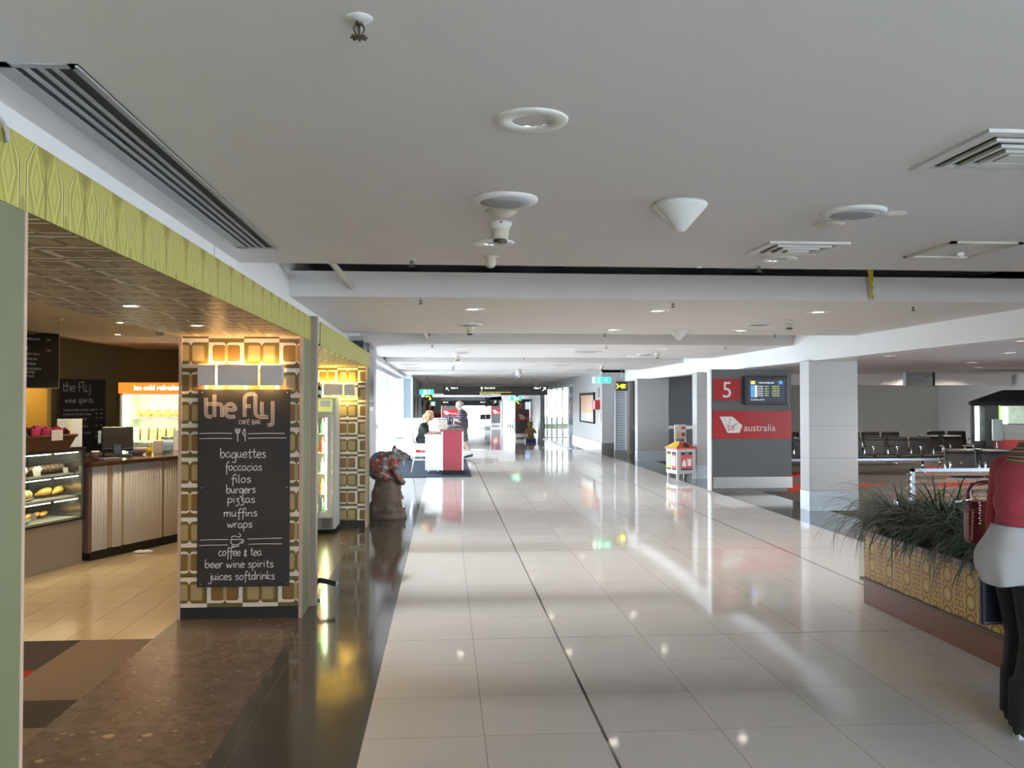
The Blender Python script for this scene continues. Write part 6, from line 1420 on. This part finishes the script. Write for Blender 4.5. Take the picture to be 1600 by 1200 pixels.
M_SCARF = stripes('striped_scarf_cloth', ((0, (.30, .26, .18)), (.22, (.03, .02, .02)), (.36, (.32, .12, .05)), (.5, (.05, .03, .03)), (.6, (.38, .28, .14)), (.8, (.14, .03, .03)), (.9, (.02, .02, .02))), 2, .045)
c = MB()
for k, (z, r, t_) in enumerate(((1.38, .115, .034), (1.415, .11, .036), (1.45, .095, .03))):
    c.tube([(.075 + .018 * k + r * 1.05 * math.cos(a), r * math.sin(a), z + .025 * math.cos(a + 3.14) * -1 + .012 * math.sin(2 * a + k)) for a in [2 * PI * j / 28 for j in range(29)]], t_, 10)
c.ell((.19, 0, 1.33), (.05, .07, .08), 12, 8)
blob('scarf', c, M_SCARF, W, vox=.011, smooth=2)
M_BAGR = pm('red_beaded_leather', (.20, .012, .025), .35, vary=.6, vs=55, bmp=.5, bs=110)
bg = thing('handbag', 'dark red beaded handbag with tan patches on the woman\'s far arm', 'handbag', (2.985, 4.68, .885))
MB().rbox(-.115, -.05, 0, .10, .05, .20, .03).rbox(-.09, -.04, .17, .08, .04, .235, .02).build('bag_body', M_BAGR, bg)
MB().lathe([(0, -.052), (.04, -.0515)], (-.03, 0, .10), 20, axis='Y', T=Matrix.Scale(1.15, 4, (0, 0, 1))).lathe([(0, -.047), (.03, -.0465)], (.03, -.005, .19), 16, axis='Y').build('tan_patch', pm('tan_leather_patch', (.32, .15, .06), .5), bg)
MB().tube(spline([(-.09, 0, .20), (-.10, 0, .29), (-.02, .03, .33), (.10, .02, .335), (.145, 0, .30), (.11, 0, .20)], 5), .011, 8).build('bag_strap', M_BAGR, bg)
MB().tube([(-.175, -.02, .235), (-.10, -.01, .245)], .008, 8).lathe([(.0, -.01), (.012, 0), (0, .01)], (-.185, -.02, .234), 10).build('metal_clasp', M_CHR, bg)
m = MB(); 
for k in range(9): m.ell((-.075 + .004 * (k % 2), -.053, .20 - k * .014 + .03), (.006, .004, .006), 6, 4)
m.build('metal_chain', M_CHR, bg)
for k in range(16):
    MB().ell((-.112 + .0005 * k, -.045 + .006 * (k % 2), .03 + k * .0105), (.0045, .0045, .0045), 6, 4).build('bead', M_PAPER, bg)
nb = thing('tote_bag', 'navy flat bag hanging behind the trousers of the woman in pink', 'bag', (2.96, 4.545, .475))
MB().rbox(-.10, -.02, 0, .14, .02, .27, .015).build('bag_body', pm('navy_nylon', (.02, .026, .05), .5, vary=.2, vs=20), nb)
MB().tube(spline([(-.03, 0, .26), (-.02, 0, .31), (.04, 0, .325), (.09, 0, .31), (.10, 0, .26)], 4), .008, 8).build('bag_handle', M_PBLK, nb)
MB().box(-.09, -.022, .012, .13, -.020, .018).build('pale_piping', M_GREY, nb)

# seated woman at the desk
M_BTOP = pm('dark_green_black_polo', (.012, .018, .018), .8, vary=.2, vs=20); M_BLOND = pm('blonde_hair', (.48, .32, .14), .5, vary=.4, vs=60)
Q = thing('person', 'blonde woman in a dark top sitting and writing at the information desk', 'person', (-.52, 21.0, .012))
Fh = frame((1, -.25, -.35)); hc = Vector((.17, -.02, 1.315))
J = dict(rs=(.0, -.16, 1.08), ls=(.02, .17, 1.08), re=(.10, -.20, .90), le=(.12, .22, .91), rw=(.30, -.10, .915), lw=(.33, .10, .92), rh=(.0, -.09, .74), lh=(.0, .09, .74), rk=(.40, -.09, .70), lk=(.40, .10, .70), ra=(.34, -.09, .32), la=(.36, .10, .32))
J = {k: Vector(v) for k, v in J.items()}
b = MB(); head(b, hc, Fh, .97); limb(b, [(.05, 0, 1.10), (.09, 0, 1.18), (.13, -.01, 1.25)], [.055, .048, .048])
T4 = [((-.02, 0, .76), (.13, .165, .10)), ((.0, 0, .86), (.105, .14, .11)), ((.015, 0, .97), (.11, .15, .11)), ((.03, 0, 1.05), (.10, .16, .09))]
for q_, r in T4: b.ell(q_, r, 16, 10)
for s in 'rl':
    limb(b, [J[s + 's'], J[s + 'e'], J[s + 'w']], [.048, .038, .027]); limb(b, [J[s + 'h'], J[s + 'k'], J[s + 'a']], [.085, .06, .04]); a = J[s + 'a']; limb(b, [a + Vector((0, 0, -.03)), a + Vector((.12, 0, -.05))], [.034, .025])
hand(b, J['rw'], (1, .2, -.05), (0, 0, -1), 1, .7, .95); hand(b, J['lw'], (1, -.3, -.05), (0, 0, -1), -1, .5, .95)
qb = blob('body', b, M_SKIN, Q, vox=.0075, smooth=4, fac=.4); face_parts(qb, hc, Fh, .97)
c = MB()
for q_, r in T4: c.ell(q_, tuple(v + .018 for v in r), 16, 10)
for s in 'rl': limb(c, [J[s + 's'], J[s + 's'].lerp(J[s + 'e'], .8)], [.066, .058])
c.lathe([(.075, 1.10), (.068, 1.15)], (.05, 0, 0), 18)
blob('polo_shirt', c, M_BTOP, Q, vox=.012, smooth=3)
c = MB()
for s in 'rl': limb(c, [J[s + 'h'], J[s + 'k'], J[s + 'a'] + Vector((0, 0, .03))], [.10, .076, .06])
c.ell((-.02, 0, .755), (.14, .178, .09), 16, 10)
blob('trousers', c, M_TROU, Q, vox=.012, smooth=3)
for s in 'rl':
    a = J[s + 'a']; sh = MB(); limb(sh, [a + Vector((-.02, 0, -.045)), a + Vector((.16, 0, -.06))], [.04, .03]); blob('shoe', sh, M_PBLK, Q, vox=.01, smooth=3)
c = MB(); Fh4 = Fh.to_4x4(); PH = lambda x, y, z: hc + Fh @ (Vector((x, y, z)) * .97)
c.ell(PH(0, -.025, .045), (.090, .100, .088), 18, 12, T=Fh4).ell(PH(0, -.08, -.03), (.07, .05, .09), 14, 10, T=Fh4)
c.tube([PH(0, -.10, .0), PH(0, -.14, -.06), PH(.02, -.12, -.17)], [.04, .04, .015], 10)
for k in (-1, 1): c.tube([PH(k * .075, .02, .05), PH(k * .088, .0, -.03), PH(k * .075, .02, -.12)], [.024, .03, .014], 10)
blob('hair', c, M_BLOND, Q, vox=.009, smooth=2)
pn = MB().tube([(-.145, 20.93, .915), (-.115, 20.95, 1.02)], .005, 8).build('pen', pm('white_pen', (.7, .7, .72), .3)); tag(pn, 'pen held by the blonde woman at the desk', 'pen')
q = MB().box(-.15, -.1, 0, .15, .1, .003).build('paper_sheet', M_PAPER, loc=(-.22, 20.85, .8985), rz=.3); tag(q, 'white sheet of paper the blonde woman writes on', 'paper')

# man in striped polo walking past
M_POLO = stripes('navy_white_striped_polo', ((0, (.035, .035, .055)), (.72, (.42, .40, .42)), (.9, (.035, .035, .055))), 2, .062)
M_SHORT = pm('grey_green_shorts', (.10, .11, .09), .8, vary=.15, vs=20); M_SHOE = pm('dark_grey_shoe', (.045, .05, .06), .6)
G = thing('person', 'grey-haired man in a striped polo and shorts walking behind the information desk', 'person', (.50, 25.9, 0))
Fh = frame((-1, -.2, -.25)); hc = Vector((-.085, 0, 1.565))
J = dict(rs=(.0, .18, 1.36), ls=(-.03, -.18, 1.36), re=(-.05, .25, 1.10), le=(-.06, -.25, 1.10), rw=(-.26, .12, 1.14), lw=(-.28, -.14, 1.15), rh=(.03, .10, .88), lh=(.03, -.10, .88), rk=(-.16, .10, .50), lk=(.09, -.10, .48), ra=(-.22, .10, .09), la=(.25, -.10, .14))
J = {k: Vector(v) for k, v in J.items()}
b = MB(); head(b, hc, Fh, 1.02); limb(b, [(-.02, 0, 1.38), (-.04, 0, 1.45), (-.065, 0, 1.50)], [.065, .058, .058])
T5 = [((.02, 0, .90), (.14, .175, .12)), ((-.025, 0, 1.02), (.165, .175, .13)), ((-.02, 0, 1.15), (.155, .175, .14)), ((.02, 0, 1.27), (.135, .18, .12)), ((.01, 0, 1.35), (.10, .17, .07))]
for q_, r in T5: b.ell(q_, r, 18, 12)
for s in 'rl':
    limb(b, [J[s + 's'], J[s + 'e'], J[s + 'w']], [.058, .046, .034]); limb(b, [J[s + 'h'], J[s + 'k'], J[s + 'a']], [.095, .062, .042]); b.ell(J[s + 'k'].lerp(J[s + 'a'], .3) + Vector((.014, 0, 0)), (.058, .055, .10), 12, 8)
    a = J[s + 'a']; limb(b, [a + Vector((.02, 0, -.03)), a + Vector((-.12, 0, -.06))], [.036, .028])
hand(b, J['rw'], (-1, -.4, .05), (0, -1, -.3), 1, .8); hand(b, J['lw'], (-1, .3, .05), (0, 1, -.3), -1, .8)
gb = blob('body', b, M_SKINP, G, vox=.0075, smooth=4, fac=.4); face_parts(gb, hc, Fh, 1.02)
c = MB()
for q_, r in T5: c.ell(q_, tuple(v + .022 for v in r), 18, 12)
c.tube([(.015, 0, .88), (.0, 0, 1.0)], [.19, .19], 24)
for s in 'rl': limb(c, [J[s + 's'], J[s + 's'].lerp(J[s + 'e'], .85)], [.082, .074])
blob('polo_shirt', c, M_POLO, G, vox=.013, smooth=3)
c = MB().ell((.02, 0, .88), (.165, .195, .12), 18, 12)
for s in 'rl': c.tube([J[s + 'h'], J[s + 'h'].lerp(J[s + 'k'], .95)], [.125, .105], 18)
blob('shorts', c, M_SHORT, G, vox=.013, smooth=3)
for s in 'rl':
    a = J[s + 'a']; k = J[s + 'k']; d = (k - a).normalized()
    MB().tube([a - d * .02, a + d * .10], [.048, .05], 14).build('sock', M_PAPER, G)
    sh = MB(); limb(sh, [a + Vector((.03, 0, -.045)), a + Vector((-.10, 0, -.075 if s == 'l' else -.05)), a + Vector((-.18, 0, -.10 if s == 'l' else -.055))], [.046, .042, .032]); blob('shoe', sh, M_SHOE, G, vox=.01, smooth=3)
c = MB(); Fh4 = Fh.to_4x4(); PH = lambda x, y, z: hc + Fh @ (Vector((x, y, z)) * 1.02)
c.ell(PH(0, -.03, .005), (.083, .085, .075), 16, 10, T=Fh4).ell(PH(0, -.075, -.03), (.06, .035, .055), 12, 8, T=Fh4)
blob('hair', c, pm('short_grey_hair', (.42, .40, .38), .6, vary=.2, vs=60), G, vox=.01, smooth=2)
q = thing('shoulder_bag', 'black bag held in front of the man in the striped polo', 'bag', (.16, 25.75, 1.0))
MB().rbox(-.12, -.05, 0, .08, .16, .2, .03).build('bag_body', M_PBLK, q); MB().tube(spline([(-.08, .05, .19), (-.05, .05, .27), (.03, .05, .27), (.06, .05, .19)], 4), .008, 6).build('bag_handle', M_PBLK, q)
